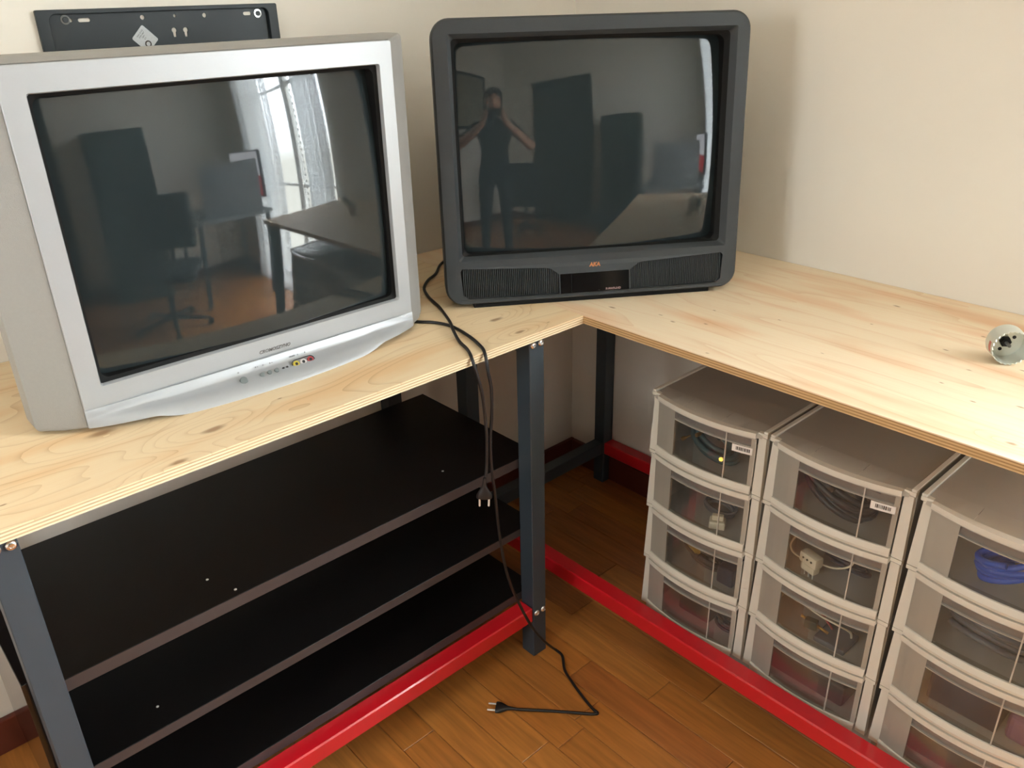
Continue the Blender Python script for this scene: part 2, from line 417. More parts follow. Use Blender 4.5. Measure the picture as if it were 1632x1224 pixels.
window(2, X0-.14, X0-.10, VY0, VY1, VZ0, VZ1)

# ------------------------------------------------------------------ workbenches
H = .85; T = .0177
def plytop(parent, x0, y0, x1, y1, org, face, ea, eb):
    """lamination: face veneers plus alternating cross layers, each a real layer"""
    top = MB().box(x0, y0, H-.0022, x1, y1, H).build('tabletop', face, parent)
    n = 6; z = H-.0022; dz = (T-.0022)/n
    for i in range(n):
        e = .0004 if i % 2 == 0 else 0.0
        MB().box(x0+e, y0+e, z-dz, x1-e, y1-e, z).build('ply_layer', ea if i % 2 else eb, top)
        z -= dz
    return top
def off(mb, org): bmesh.ops.translate(mb.bm, verts=mb.bm.verts, vec=(-org[0], -org[1], -org[2])); return mb
def bolts(parent, pts, axis, org):
    for p in pts:
        M = Matrix.Translation(Vector(p)-Vector(org))
        if axis == 'y': M = M @ Matrix.Rotation(PI/2, 4, 'X')
        else: M = M @ Matrix.Rotation(-PI/2, 4, 'Y')
        MB().lathe([(.0078, 0), (.0078, .0012), (.0066, .0032), (.0042, .0044), (.003, .0044), (.0026, .003)], M, 16).build('bolt', M_bolt, parent, smooth=40)
Wd = .041
lb = empty('workbench', 'plywood-topped workbench with grey steel legs under the silver television', 'workbench', LO)
def bx(x0, y0, z0, x1, y1, z1, org, bev=.0015): return off(MB().box(x0, y0, z0, x1, y1, z1, bev, 1), org)
# top
def offtop(x0, y0, x1, y1, parent, face, ea, eb, org):
    t = plytop(parent, x0-org[0], y0-org[1], x1-org[0], y1-org[1], org, face, ea, eb); return t
offtop(-2.05, -.615, -.6138, -.001, lb, M_plyL, M_e1, M_e2, LO)
for lx, ly in ((-.751, -.596), (-.751, -.058), (-1.729, -.596), (-1.729, -.058)):
    bx(lx, ly, 0, lx+Wd, ly+Wd, H-T-.0002, LO).build('leg', M_leg, lb)
# upper frame rails, just under the top
for ly in (-.596, -.058):
    pass
bx(-.748, -.554, H-T-.04, -.714, -.06, H-T-.001, LO).build('cross_rail', M_leg, lb)
bx(-1.726, -.554, H-T-.04, -1.692, -.06, H-T-.001, LO).build('cross_rail', M_leg, lb)
BZ0, BZ1 = .1089, .1495
for ly in (-.596, -.058):
    o = bx(-1.687, ly, BZ0, -.752, ly+Wd, BZ1, LO, .003).build('floor_rail', M_red, lb); o['label'] = 'red lower rail'
bx(-1.726, -.554, BZ0, -1.692, -.06, BZ1, LO).build('cross_rail', M_leg, lb)
bolts(lb, [(-.741, -.5962, .815), (-.720, -.5962, .815), (-1.716, -.5962, .815), (-1.697, -.5962, .815), (-.741, -.5962, .13), (-.720, -.5962, .13), (-1.719, -.5962, .13), (-1.699, -.5962, .13)], 'y', LO)

RYE = -1.69
rb = empty('workbench', 'plywood-topped workbench along the right wall over the clear drawers', 'workbench', RO)
offtop(-.6133, RYE, -.001, -.001, rb, M_plyR, M_e3, M_e4, RO)
for lx in (-.592, -.045):
    for ly in (-.184, RYE+.03):
        bx(lx, ly, 0, lx+Wd, ly+Wd, H-T-.0002, RO).build('leg', M_leg, rb)
for ly in (-.184, RYE+.03):
    bx(-.5505, ly+.002, BZ0, -.0455, ly+Wd-.002, BZ1, RO).build('cross_rail', M_leg, rb)
    bx(-.5505, ly+.002, H-T-.04, -.0455, ly+Wd-.002, H-T-.001, RO).build('cross_rail', M_leg, rb)
for lx in (-.592, -.045):
    o = bx(lx, RYE+.0715, BZ0, lx+Wd, -.1845, BZ1, RO, .003).build('floor_rail', M_red, rb); o['label'] = 'red lower rail'

# ------------------------------------------------------------------ black shelf unit under left bench
so = (-1.2, -.35, 0)
sh = empty('shelf_unit', 'low black-brown three-board shelf unit under the left workbench', 'shelf', (so[0], so[1], BZ1))
SO = (so[0], so[1], BZ1)
def shelf(x0, x1, y0, y1, zt, th):
    mb = off(MB().box(x0, y0, zt-th, x1, y1, zt, .001, 1), SO)
    o = mb.build('shelf_board', [M_black, M_bedge], sh)
    for p in o.data.polygons:
        if abs(p.normal.z) < .5: p.material_index = 1
    return o
shelf(-1.714, -.701, -.553, -.142, .537, .024)
shelf(-1.714, -.701, -.553, -.16, .352, .021)
shelf(-1.714, -.709, -.553, -.385, .1735, .0235)
o = off(MB().box(-1.738, -.553, BZ1+.0005, -1.7145, -.142, .562, .001, 1), SO).build('end_panel', M_bgloss, sh)
off(MB().box(-.734, -.5525, .1737, -.714, -.536, .3307), SO).build('upright', M_black, sh)
off(MB().box(-.734, -.5525, .3523, -.714, -.536, .5127), SO).build('upright', M_black, sh)
# pin holes with bright specks on the boards
for xx, yy, zz in ((-1.424, -.475, .537), (-1.40, -.535, .537), (-.90, -.478, .537), (-1.56, -.5, .352)):
    off(MB().lathe([(.0025, 0), (.0025, .0006), (.001, .0008)], Matrix.Translation((xx, yy, zz)), 10), SO).build('peg', M_pin, sh)

# ------------------------------------------------------------------ televisions
def tvframe(base, yaw, tilt):
    xd = Vector((math.cos(yaw), math.sin(yaw), 0)); n = Vector((math.sin(yaw), -math.cos(yaw), 0))
    upv = math.cos(tilt)*Vector((0, 0, 1))-math.sin(tilt)*n
    nn = math.cos(tilt)*n+math.sin(tilt)*Vector((0, 0, 1))
    return Matrix(((xd.x, upv.x, nn.x, 0), (xd.y, upv.y, nn.y, 0), (xd.z, upv.z, nn.z, 0), (0, 0, 0, 1)))
# local frame used while modelling: X right, Y up, Z towards the viewer

def crt(hw, z0, z1, depth_c, Rr, dt, dy, nx=28, ny=22):
    """bulging tube face: patch of a sphere whose axis is turned by (dt, dy) from the frame normal"""
    axis = Vector((math.sin(dy), math.sin(dt), 1)).normalized()
    hc = (z0+z1)/2; C = Vector((0, hc, depth_c))-axis*Rr
    rings = []
    for j in range(ny+1):
        row = []
        for i in range(nx+1):
            u = -hw+2*hw*i/nx; h = z0+(z1-z0)*j/ny
            q = Rr*Rr-(u-C.x)**2-(h-C.y)**2
            row.append(Vector((u, h, C.z+math.sqrt(q))))
        rings.append(row)
    mb = MB(); mb.loft(rings, False, False, closed=False); return mb

def ring_loft(sections, n=6):
    """sections = [(cx, cy, hw, hh, r, z)]"""
    mb = MB(); mb.loft([[Vector((p[0], p[1], z)) for p in rrect(cx, cy, hw, hh, r, n)] for cx, cy, hw, hh, r, z in sections], False, True); return mb

def frame_ring(outer, inner, z_out, z_in, mb=None):
    """face between outer rounded rect and inner rounded rect (same point counts)"""
    mb = mb or MB(); mb.loft([[Vector((p[0], p[1], z_out)) for p in outer], [Vector((p[0], p[1], z_in)) for p in inner]], False, False); return mb

# ---- silver television
ST = tvframe(None, -.0089, .0)
s_loc = (-1.2211, -.4228, H)
stv = empty('television', 'large silver tube television standing on the left workbench', 'television', s_loc)
oc = (.2871)
# front bezel (flat frame with stepped inner lip)
n_ = 5
out0 = rrect(0, .2742, .3108, .2662, .004, n_); in0 = rrect(.0026, .2871, .2812, .2162, .004, n_); in1 = rrect(.0026, .2871, .2795, .2145, .004, n_)
mb = MB()
mb.loft([[Vector((p[0], p[1], -.03)) for p in out0], [Vector((p[0], p[1], -.0015)) for p in out0],
         [Vector((p[0]*.996, p[1]*.996+.001, 0)) for p in out0], [Vector((p[0], p[1], 0)) for p in in0],
         [Vector((p[0], p[1], -.004)) for p in in1], [Vector((p[0], p[1], -.034)) for p in in1]], False, False)
mb.build('front_bezel', M_silver, stv, smooth=30, M=ST)
# black surround between bezel and tube
gi = rrect(.0026, .2871, .2738, .2088, .012, n_)
mb = MB(); mb.loft([[Vector((p[0], p[1], -.009)) for p in in1], [Vector((p[0], p[1], -.013)) for p in gi], [Vector((p[0], p[1], -.06)) for p in gi]], False, False)
mb.build('screen_surround', M_gask, stv, smooth=30, M=ST)
crt(.2755, .0765, .498, -.006, 2.1, .026, -.012).build('screen', M_crt, stv, smooth='all', M=ST)
# shell behind the bezel: flares out, then steps in towards the tube neck
mb = ring_loft([(0, .2745, .3112, .2665, .005, -.004), (0, .2765, .345, .2700, .007, -.026), (-.004, .2775, .370, .2712, .010, -.048), (-.004, .2775, .372, .2715, .014, -.085),
                (-.004, .2765, .355, .262, .03, -.14), (-.004, .265, .33, .235, .03, -.150), (0, .235, .25, .19, .04, -.28), (0, .215, .20, .155, .04, -.36), (0, .21, .19, .145, .04, -.365)])
mb.build('shell', M_silver2, stv, smooth=35, M=ST)
for k in range(9):
    MB().box(-.15, .30-.015*k-.003, -.285, .15, .30-.015*k+.003, -.2835).bm.free()
# chin: lower strip that bulges forward, with polished channel
mb = MB(); rows = []
prof = [(.0395, .0010), (.0385, .0002), (.0380, .004), (.0300, .007), (.0250, .010), (.0225, .0125), (.0190, .030), (.0150, .038), (.0120, .044), (.0040, .0535), (0, .056)]
NX = 56
for h, d in prof:
    row = []
    for i in range(NX+1):
        u = -.3108+.6216*i/NX; s = max(0, 1-(u/.312)**2); s = s**.8
        lift = .010*(1 if abs(u) > .215 else (max(0, (abs(u)-.16)/.055))**2)
        hh = h if h > .03 else .03*(h/.03)+lift*(1-h/.03)
        row.append(Vector((u, hh, .0008+d*s)))
    rows.append(row)
back = [Vector((v.x, v.y, -.03)) for v in rows[-1]]
mb.loft(rows+[back], False, False, closed=False)
mb.build('lower_panel', M_silver, stv, smooth=50, M=ST)
def chin_pt(u, h):
    hs = [p[0] for p in prof]; s = max(0, 1-(u/.312)**2)**.8
    for a, b in zip(prof[:-1], prof[1:]):
        if b[0] <= h <= a[0]:
            k = (a[0]-h)/(a[0]-b[0]); return Vector((u, h, .0008+(a[1]+(b[1]-a[1])*k)*s))
    return Vector((u, h, .05*s))
def knob(parent, name, u, h, r, mat, inner=None, rr=.5, ln=.004):
    c = chin_pt(u, h); M = Matrix.Translation(c) @ Matrix.Rotation(-math.radians(40), 4, 'X')
    o = MB().lathe([(r, -.004), (r, ln*.6), (r*.85, ln), (r*.55, ln*1.02)], M, 18).build(name, mat, parent, smooth=40, M=ST)
    if inner: 
        q = MB().lathe([(r*rr, -.001), (r*rr, ln*1.25), (r*rr*.5, ln*1.3)], M, 12).build('socket_hole', inner, o, smooth=40, M=ST)
    return o
hb = .0195
knob(stv, 'power_button', -.064, hb, .0068, M_btn)
for u in (-.030, -.0165, -.003): knob(stv, 'button', u, hb, .0042, M_btn)
for u in (.0105, .018): knob(stv, 'indicator', u, hb, .0022, M_hole, ln=.001)
M_jy = pm('yellow_socket', srgb(190, 170, 60), .4); M_jw = pm('white_socket', srgb(190, 182, 180), .4); M_jr = pm('red_socket', srgb(150, 50, 55), .4)
for u, m in ((.036, M_jy), (.050, M_jw), (.0645, M_jr)):
    knob(stv, 'input_socket', u, hb, .0062, m, M_hole, .45, .002)
# dark recessed outline joining the three sockets
cc = chin_pt(.0502, hb); mb = MB(); ptl = []
for k in range(40):
    a = 2*PI*k/40; ptl.append(((.0142 if math.cos(a) > 0 else -.0142)+.0085*math.cos(a), .0085*math.sin(a)))
pi_ = [((x_-(.0142 if x_ > 0 else -.0142))*.82+(.0142 if x_ > 0 else -.0142), y_*.82) for x_, y_ in ptl]
Mx = Matrix.Translation(cc) @ Matrix.Rotation(-math.radians(40), 4, 'X')
mb.loft([[Mx @ Vector((a, b, .0002)) for a, b in ptl], [Mx @ Vector((a, b, .0008)) for a, b in ptl], [Mx @ Vector((a, b, .0008)) for a, b in pi_], [Mx @ Vector((a, b, .0002)) for a, b in pi_]], False, False)
mb.build('socket_outline', M_hole, stv, M=ST)
text_obj('lettering', 'CROMOSZYNO', .0086, M_greytxt, stv, ST @ Matrix.Translation((.0125, .0485, .0006)), shear=.35, bold=.0001)
for u, s_ in ((-.030, 'P +'), (-.0165, 'P -'), (-.003, 'A +'), (.038, 'VIDEO'), (.050, 'L'), (.0645, 'R'), (-.064, 'O')):
    text_obj('button_lettering', s_, .0042, M_greytxt, stv, ST @ Matrix.Translation(chin_pt(u, .0285)+Vector((0, 0, .0012))))
for sx in (-.2, .2):
    MB().lathe([(.016, -.0), (.016, .012), (.012, .012)], Matrix.Translation((sx, .0, -.07)) @ Matrix.Rotation(-PI/2, 4, 'X'), 16).build('foot', M_gask, stv, M=ST)
    MB().lathe([(.016, -.0), (.016, .045), (.012, .045)], Matrix.Translation((sx*.6, .0, -.26)) @ Matrix.Rotation(-PI/2, 4, 'X'), 16).build('foot', M_gask, stv, M=ST)

# ---- dark television
DT = tvframe(None, -.5909, .0701)
dtv = empty('television', 'charcoal tube television turned in the corner with speaker grilles below screen', 'television', (-.5292, -.5675, H))
n_ = 8
def bow(u, h):      # lower front swells slightly forward
    return .014*max(0, 1-(u/.32)**2)*max(0, 1-h/.10)
outer = rrect(0, .2900, .3197, .2805, .036, n_); outer2 = rrect(0, .2900, .3157, .2765, .033, n_)
opn = rrect(.0014, .3222, .2902, .2200, .004, n_); opn2 = rrect(.0014, .3222, .2830, .2130, .006, n_)
# lower panel needs openings: build the bezel as plate with three holes, then bend
def grille_outline(s):
    a = [(-.287, .084), (-.276, .0875)]
    pts = [(.283, .030), (.272, .0225), (.078, .0225), (.078, .064), (.086, .0705), (.096, .077), (.108, .0795), (.283, .0875), (.287, .082)]
    return [(s*x_, y_) for x_, y_ in (pts if s > 0 else pts[::-1])]
disp = [(-.0755, .0225), (.0755, .0225), (.0755, .064), (-.0755, .064)]
bm = plate(outer2, [opn, grille_outline(1), grille_outline(-1), disp], -.022, 0)
mb = MB(); mb.merge(bm)
bm = mb.bm
bmesh.ops.triangulate(bm, faces=[f for f in bm.faces if len(f.verts) > 4])
for v in bm.verts: v.co.z += bow(v.co.x, v.co.y)
mb.build('front_bezel', M_dark, dtv, M=DT)
# rounded outer rim and shell
def bowring(pts, z, k=1.0): return [Vector((p[0], p[1], z+k*bow(p[0], p[1]))) for p in pts]
rings = [bowring(outer2, -.0005), bowring(rrect(0, .29, .3185, .2793, .0355, n_), -.003), bowring(outer, -.010)]
sc_ = [(0, .29, .3190, .2800, .037, -.045, 1), (0, .288, .316, .276, .037, -.10, 0), (0, .286, .309, .270, .04, -.125, 0), (0, .275, .29, .25, .04, -.14, 0),
       (0, .25, .22, .20, .04, -.27, 0), (0, .235, .165, .16, .04, -.38, 0), (0, .235, .155, .15, .04, -.40, 0)]
for cx, cy, a, b, r, z, k in sc_: rings.append([Vector((p[0], p[1], z)) for p in rrect(cx, cy, a, b, r, n_)])
mb = MB(); mb.loft(rings, False, True); mb.build('shell', M_dark, dtv, smooth=40, M=DT)
# stepped bevel into the tube
gi = rrect(-.0015, .3205, .2735, .2065, .016, n_)
mb = MB(); mb.loft([[Vector((p[0], p[1], 0)) for p in opn], [Vector((p[0], p[1], -.010)) for p in opn2], [Vector((p[0], p[1], -.014)) for p in rrect(.0005, .3222, .281, .2115, .008, n_)]], False, False)
mb.build('inner_bezel', M_dark, dtv, smooth=20, M=DT)
mb = MB(); mb.loft([[Vector((p[0], p[1], -.014)) for p in rrect(.0005, .3222, .281, .2115, .008, n_)], [Vector((p[0], p[1], -.021)) for p in gi], [Vector((p[0], p[1], -.07)) for p in gi]], False, False)
mb.build('screen_surround', M_gask, dtv, smooth=20, M=DT)
crt(.2755, .112, .528, -.010, 1.56, .008, .003).build('screen', M_crt, dtv, smooth='all', M=DT)
# speaker grilles: backing + vertical ribs
for s in (-1, 1):
    g = grille_outline(s)
    mb = MB(); mb.loft([[Vector((p[0], p[1], -.016+bow(p[0], p[1]))) for p in g], [Vector((p[0], p[1], -.007+bow(p[0], p[1]))) for p in g]], True, True)
    go = mb.build('speaker_grille', M_gask, dtv, M=DT)
    mb = MB(); xx = .081
    while xx < .285:
        ztop = .0640+(.0135*min(1, (xx-.078)/.02)) if xx < .098 else .078+(xx-.098)*.0095/.189
        zb = .0225 if xx < .275 else .0225+(xx-.275)*.6
        b_ = bow(xx, .05)
        mb.box(s*xx-.0009, zb+.0008, -.008+b_, s*xx+.0009, ztop+.0005, -.0025+b_); xx += .0040
    o = mb.build('grille_ribs', M_dark2, go, M=DT); o['kind'] = 'stuff'
mb = MB(); mb.loft([[Vector((p[0], p[1], -.012+bow(p[0], p[1]))) for p in disp], [Vector((p[0], p[1], -.0015+bow(p[0], p[1]))) for p in disp]], True, True)
dd = mb.build('display_window', M_dgloss, dtv, M=DT)
MB().box(-.0525, .0235, .0085, -.0515, .063, .0108).build('seam', M_gask, dd, M=DT)
text_obj('lettering', 'AKA', .0115, M_orange, dtv, DT @ Matrix.Translation((.0005, .0800, .0030)), bold=.0006, shear=.1)['label'] = 'three copper coloured letters'
text_obj('display_lettering', 'SURROUND', .0062, M_reddish, dd, DT @ Matrix.Translation((.040, .0265, .0085)), bold=.0002)
text_obj('display_lettering', '--', .0062, M_greytxt, dd, DT @ Matrix.Translation((.009, .0255, .0088)))
o = MB().box(-.262, -.0012, -.10, .262, .0105, -.006, .003).build('plinth', M_gask, dtv, M=DT)
MB().box(-.15, .0, -.36, .15, .08, -.12, .004).build('rear_plinth', M_gask, dtv, M=DT)

# ------------------------------------------------------------------ wall bracket above the silver set
wb = empty('wall_bracket', 'black steel wall bracket plate with slots, screwed above the silver television', 'bracket', (-1.13, 0, 1.25))
BX0, BX1, BZa, BZb = -1.356-(-1.13), -.899-(-1.13), -.03, 1.4505-1.25
hw_, hh_ = (BX1-BX0)/2, (BZb-BZa)/2; bcx, bcz = (BX0+BX1)/2, (BZa+BZb)/2
WBM = Matrix(((1, 0, 0, 0), (0, 0, -1, 0), (0, 1, 0, 0), (0, 0, 0, 1)))     # plate XY -> wall XZ, +Z -> -y
holes = [circ(-.0855-.025, .1760, .0035), circ(-.0555, .1765, .0001)]
def slot(cx, cz, hl, r, n=8):
    return [(cx+hl+r*math.cos(a), cz+r*math.sin(a)) for a in [(-PI/2+PI*k/n) for k in range(n+1)]]+[(cx-hl+r*math.cos(a), cz+r*math.sin(a)) for a in [(PI/2+PI*k/n) for k in range(n+1)]]
def px2b(px, py):       # measured positions on the bracket face
    return BX0+(px-50)/387*(BX1-BX0)*1.0, BZb-(py-(15-(px-50)*.0233))/1.0*.00098-0.0
hl_ = []
def H_(px, py): x_, z_ = px2b(px, py); return x_, z_
for px, py, r in ((98.5, 32, .0032), (206, 29, .0042), (258, 27, .0030), (308, 27, .0042)):
    x_, z_ = H_(px, py); hl_.append(circ(x_, z_, r, 14))
for px, py, a in ((118, 32, .0075), (384, 25, .0055)):
    x_, z_ = H_(px, py); hl_.append(slot(x_, z_, a, .0032))
for px, py in ((253, 56), (272, 56)):       # key holes
    x_, z_ = H_(px, py); hl_.append([(x_+.0048*math.cos(a), z_+.003+.0048*math.sin(a)) for a in [math.radians(-50+ (280)*k/12) for k in range(13)]]+[(x_-.0024, z_-.009), (x_+.0024, z_-.009)])
mb = MB(); mb.merge(plate(rrect(bcx, bcz, hw_-.004, hh_-.004, .004), hl_, .0006, .0026)); mb.build('plate', M_bracket, wb, M=WBM)
# raised folded rim with rounded inner corners
mb = MB(); mb.merge(plate(rrect(bcx, bcz, hw_, hh_, .003), [rrect(bcx, bcz+.001, hw_-.020, hh_-.0085, .012)], .0026, .0115, .001)); mb.build('rim', M_bracket, wb, M=WBM)
for px, py, m in ((91, 31, M_greytxt), (403, 25, M_bolt)):
    x_, z_ = H_(px, py)
    o = MB().lathe([(.0080, .0028), (.0080, .0042), (.0055, .0044), (.0053, .0034), (.0005, .0034)], Matrix.Translation((x_, z_, 0)), 18).build('screw', m, wb, smooth=40, M=WBM)
    MB().lathe([(.0048, .0035), (.0048, .0045), (.0044, .0047)], Matrix.Translation((x_, z_, 0)), 18).build('screw_recess', M_bracket, o, M=WBM)
x_, z_ = H_(204, 67)
R45 = Matrix.Translation((x_, z_, .0027)) @ Matrix.Rotation(math.radians(45), 4, 'Z')
mb = MB(); mb.merge(plate(rrect(0, 0, .0165, .0185, .003), [], 0, .0004), R45); lbl = mb.build('label_plate', M_foil, wb, M=WBM)
lbl['label'] = 'silver foil label with a ring'
mb = MB(); mb.merge(plate(circ(-.0035, -.009, .0062), [circ(-.0035, -.009, .0038)], .0004, .0007), R45); mb.build('ring_mark', M_print, lbl, M=WBM)
for k in range(4):
    text_obj('label_print', ['MAX 30 KG', 'ITEM 4407', 'TEST', 'E17'][k], .0034, M_print, lbl, WBM @ R45 @ Matrix.Translation((.001, .013-.0042*k, .0005)), depth=.0001)

# ------------------------------------------------------------------ clear drawer towers
XF = -.521; UH = .1405; TB = .123
def bowx(y, yc, hw, d=.020): return -d*max(0, 1-((y-yc)/hw)**2)
def bowed(mb, ya, yb, z0, z1, yc, hw, x=0., th=.0025, d=.020, n=10, dtop=None):
    """vertical curved sheet"""
    dtop = d if dtop is None else dtop
    f0, f1, b0, b1 = [], [], [], []
    for i in range(n+1):
        y = ya+(yb-ya)*i/n
        f0.append(Vector((x+bowx(y, yc, hw, d), y, z0))); f1.append(Vector((x+bowx(y, yc, hw, dtop), y, z1)))
        b0.append(Vector((x+bowx(y, yc, hw, d)+th, y, z0))); b1.append(Vector((x+bowx(y, yc, hw, dtop)+th, y, z1)))
    mb.loft([f0, f1, b1, b0, f0], False, False, closed=False)
    for i in (0, n): mb._add([f0[i], f1[i], b1[i], b0[i]], [(0, 1, 2, 3)])
    return mb
def slabbow(mb, ya, yb, z0, z1, yc, hw, x0, x1, d=.020, n=10):
    """horizontal slab whose front edge is curved; from x0(front) back to x1"""
    f0 = [Vector((x0+bowx(ya+(yb-ya)*i/n, yc, hw, d), ya+(yb-ya)*i/n, z0)) for i in range(n+1)]
    f1 = [Vector((v.x, v.y, z1)) for v in f0]; g1 = [Vector((x1, v.y, z1)) for v in f0]; g0 = [Vector((x1, v.y, z0)) for v in f0]
    mb.loft([f0, f1, g1, g0, f0], False, False, closed=False)
    for i in (0, n): mb._add([f0[i], f1[i], g1[i], g0[i]], [(0, 1, 2, 3)])
    return mb
DEP = .36; TD = .25
M_bar = M_print
def tower(yr, yl, label, stickers=False, matf=M_frost2):
    """yl = near-corner side (less negative), yr = far side; origin at base front centre"""
    yc = (yl+yr)/2; hw = (yl-yr)/2
    t = empty('drawer_tower', label, 'drawers', (XF, yc, TB), group='clear plastic drawer towers under the right workbench')
    P = -hw; Q = hw
    MB().box(.075, P+.01, -TB+.0002, DEP, Q-.01, -.0002, .004, 1).build('base', M_frost, t)
    for k in range(4):
        z0 = k*UH+.0002*0; z1 = (k+1)*UH
        # each stacked frame module: two tapered side walls, thin back, roof rail
        for s in (-1, 1):
            a = s*hw; i_ = s*(hw-.020); tp = .0035
            mb = MB()
            mb.loft([[Vector((.0, a, z0+.001)), Vector((.0, i_, z0+.001)), Vector((.012, i_, z0+.001)), Vector((.012, a, z0+.001))],
                     [Vector((.004, a-s*tp, z1-.012)), Vector((.004, i_, z1-.012)), Vector((.012, i_, z1-.012)), Vector((.012, a-s*tp, z1-.012))],
                     [Vector((.0, a, z1-.008)), Vector((.0, i_, z1-.008)), Vector((.012, i_, z1-.008)), Vector((.012, a, z1-.008))],
                     [Vector((.0, a, z1-.0005)), Vector((.0, i_, z1-.0005)), Vector((.012, i_, z1-.0005)), Vector((.012, a, z1-.0005))]])
            mb.build('frame_post', matf, t)
            mb = MB().box(.012, min(a-s*.001, a-s*.004), z0+.001, DEP, max(a-s*.001, a-s*.004), z1-.0005)
            mb.build('side_panel', M_frost, t)
        MB().box(DEP, P+.004, z0+.001, DEP+.003, Q-.004, z1-.0005).build('back_panel', M_frost, t)
        # curved rail above the drawer (the roof of the top one is the lid)
        mb = MB(); slabbow(mb, P+.0205, Q-.0205, z1-.0125, z1-.0015, 0, hw, -.001, .010, .026); mb.build('curved_rail', matf, t)
        if k < 3:
            MB().box(.0105, P+.0045, z1-.0045, DEP-.001, Q-.0045, z1-.002).build('divider_board', M_frost, t)
        # drawer
        dz0 = z0+.004; dz1 = z1-.0145; ins = .0215
        ya, yb = P+ins, Q-ins
        mb = MB(); bowed(mb, yb-.051, yb, dz0, dz1, 0, hw, x=.003, th=.003, d=.024, n=3); slabbow(mb, ya, yb-.0505, dz0, dz0+.003, 0, hw, .004, .008, .024)
        bowed(mb, ya, ya+.008, dz0+.014, dz1, 0, hw, x=.003, th=.003, d=.024, n=2)
        dr = mb.build('drawer', M_fsoft, t)
        mb = MB(); bowed(mb, ya, yb, dz0-.0025, dz0+.004, 0, hw, x=-.001, th=.004, d=.024, dtop=.026); bowed(mb, ya, yb, dz0+.004, dz0+.0155, 0, hw, x=-.001, th=.004, d=.026, dtop=.023); mb.build('lower_lip', matf, dr, smooth=30)  # light from above on the jutting lip is put into its whiter plastic
        mb = MB(); bowed(mb, ya+.008, yb-.051, dz0+.014, dz1-.020, 0, hw, x=.0035, th=.0018, d=.024); mb.build('window', M_clear, dr)
        mb = MB(); bowed(mb, ya+.008, yb-.051, dz1-.020, dz1-.0015, 0, hw, x=.006, th=.002, d=.024); mb.build('handle_recess', M_band, dr)
        mb = MB(); slabbow(mb, ya, yb, dz1-.0015, dz1+.0005, 0, hw, .0005, .016, .024); slabbow(mb, ya+.008, yb-.051, dz1-.0215, dz1-.0195, 0, hw, .0025, .010, .024); mb.build('handle_lip', M_frost, dr)
        mb = MB(); bowed(mb, -.0585-.0012-.002, -.0585+.0012-.002, dz0+.012, dz1, 0, hw, x=.0015, th=.002, d=.024, n=1); mb.build('divider_rib', M_frost, dr)
        mb = MB()
        mb.box(.008, ya+.004, dz0+.0003, TD, yb-.004, dz0+.0022).box(.008, ya+.004, dz0+.0022, TD, ya+.0056, dz1-.02).box(.008, yb-.0056, dz0+.0022, TD, yb-.004, dz1-.02)
        mb.box(TD-.0016, ya+.0056, dz0+.0022, TD, yb-.0056, dz1-.02); mb.build('tray', M_tray, dr)
        if stickers and k == 3:
            yy0, yy1 = ya+.010, -.0585-.008
            mb = MB(); bowed(mb, ya+.004, ya+.044, dz1-.038, dz1-.0225, 0, hw, x=.0022, th=.0006, d=.024, n=4); st = mb.build('price_sticker', M_sheet, dr)
            st['label'] = 'white barcode sticker'
            mb = MB(); xx = ya+.036
            for q in range(11):
                w_ = random.choice([.0007, .0012, .0020]); bowed(mb, xx-w_, xx, dz1-.0335, dz1-.0262, 0, hw, x=.0018, th=.0004, d=.024, n=1); xx -= w_+.0011
            bc = mb.build('barcode', M_print, t); bc['kind'] = 'stuff'
    # lid
    z = 4*UH
    mb = MB(); mb.box(.034, P+.008, z-.0005, DEP+.003, Q-.008, z+.0015); mb.build('lid', M_frost, t)
    for s in (-1, 1): MB().box(.0, min(s*hw, s*(hw-.009)), z-.0004, DEP+.003, max(s*hw, s*(hw-.009)), z+.005, .001, 1).build('lid_rim', matf, t)
    # sloping front lip of the lid, in three panels with thin seams
    segs = [(Q-.010, Q-.010-(2*hw-.02)*.30), (Q-.0105-(2*hw-.02)*.30, Q-.010-(2*hw-.02)*.66), (Q-.0105-(2*hw-.02)*.66, P+.010)]
    for a, b in segs:
        n = 6; f = []; g = []
        for i in range(n+1):
            y = a+(b-a)*i/n; f.append(Vector((-.001+bowx(y, 0, hw, .026), y, z-.010))); g.append(Vector((.034, y, z+.002)))
        m1 = [Vector((v.x*.75+.034*.25, v.y, z-.001)) for v in f]
        mb = MB(); dn = [Vector((v.x, v.y, v.z-.0025)) for v in g]; dm = [Vector((v.x, v.y, v.z-.0025)) for v in m1]; df = [Vector((v.x+.002, v.y, v.z)) for v in f]
        mb.loft([f, m1, g, dn, dm, df, f], False, False, closed=False); mb.build('lid_lip', M_frost, t, smooth=30)
    return t
TW = [(-1.011, -.733), (-1.294, -1.017), (-1.579, -1.302)]
towers = [tower(*TW[0], 'clear plastic drawer tower nearest the corner, leg and corner behind it', True),
          tower(*TW[1], 'middle clear plastic drawer tower with a white plug in its second drawer', True),
          tower(*TW[2], 'clear plastic drawer tower at the right edge, holding blue cable on top')]

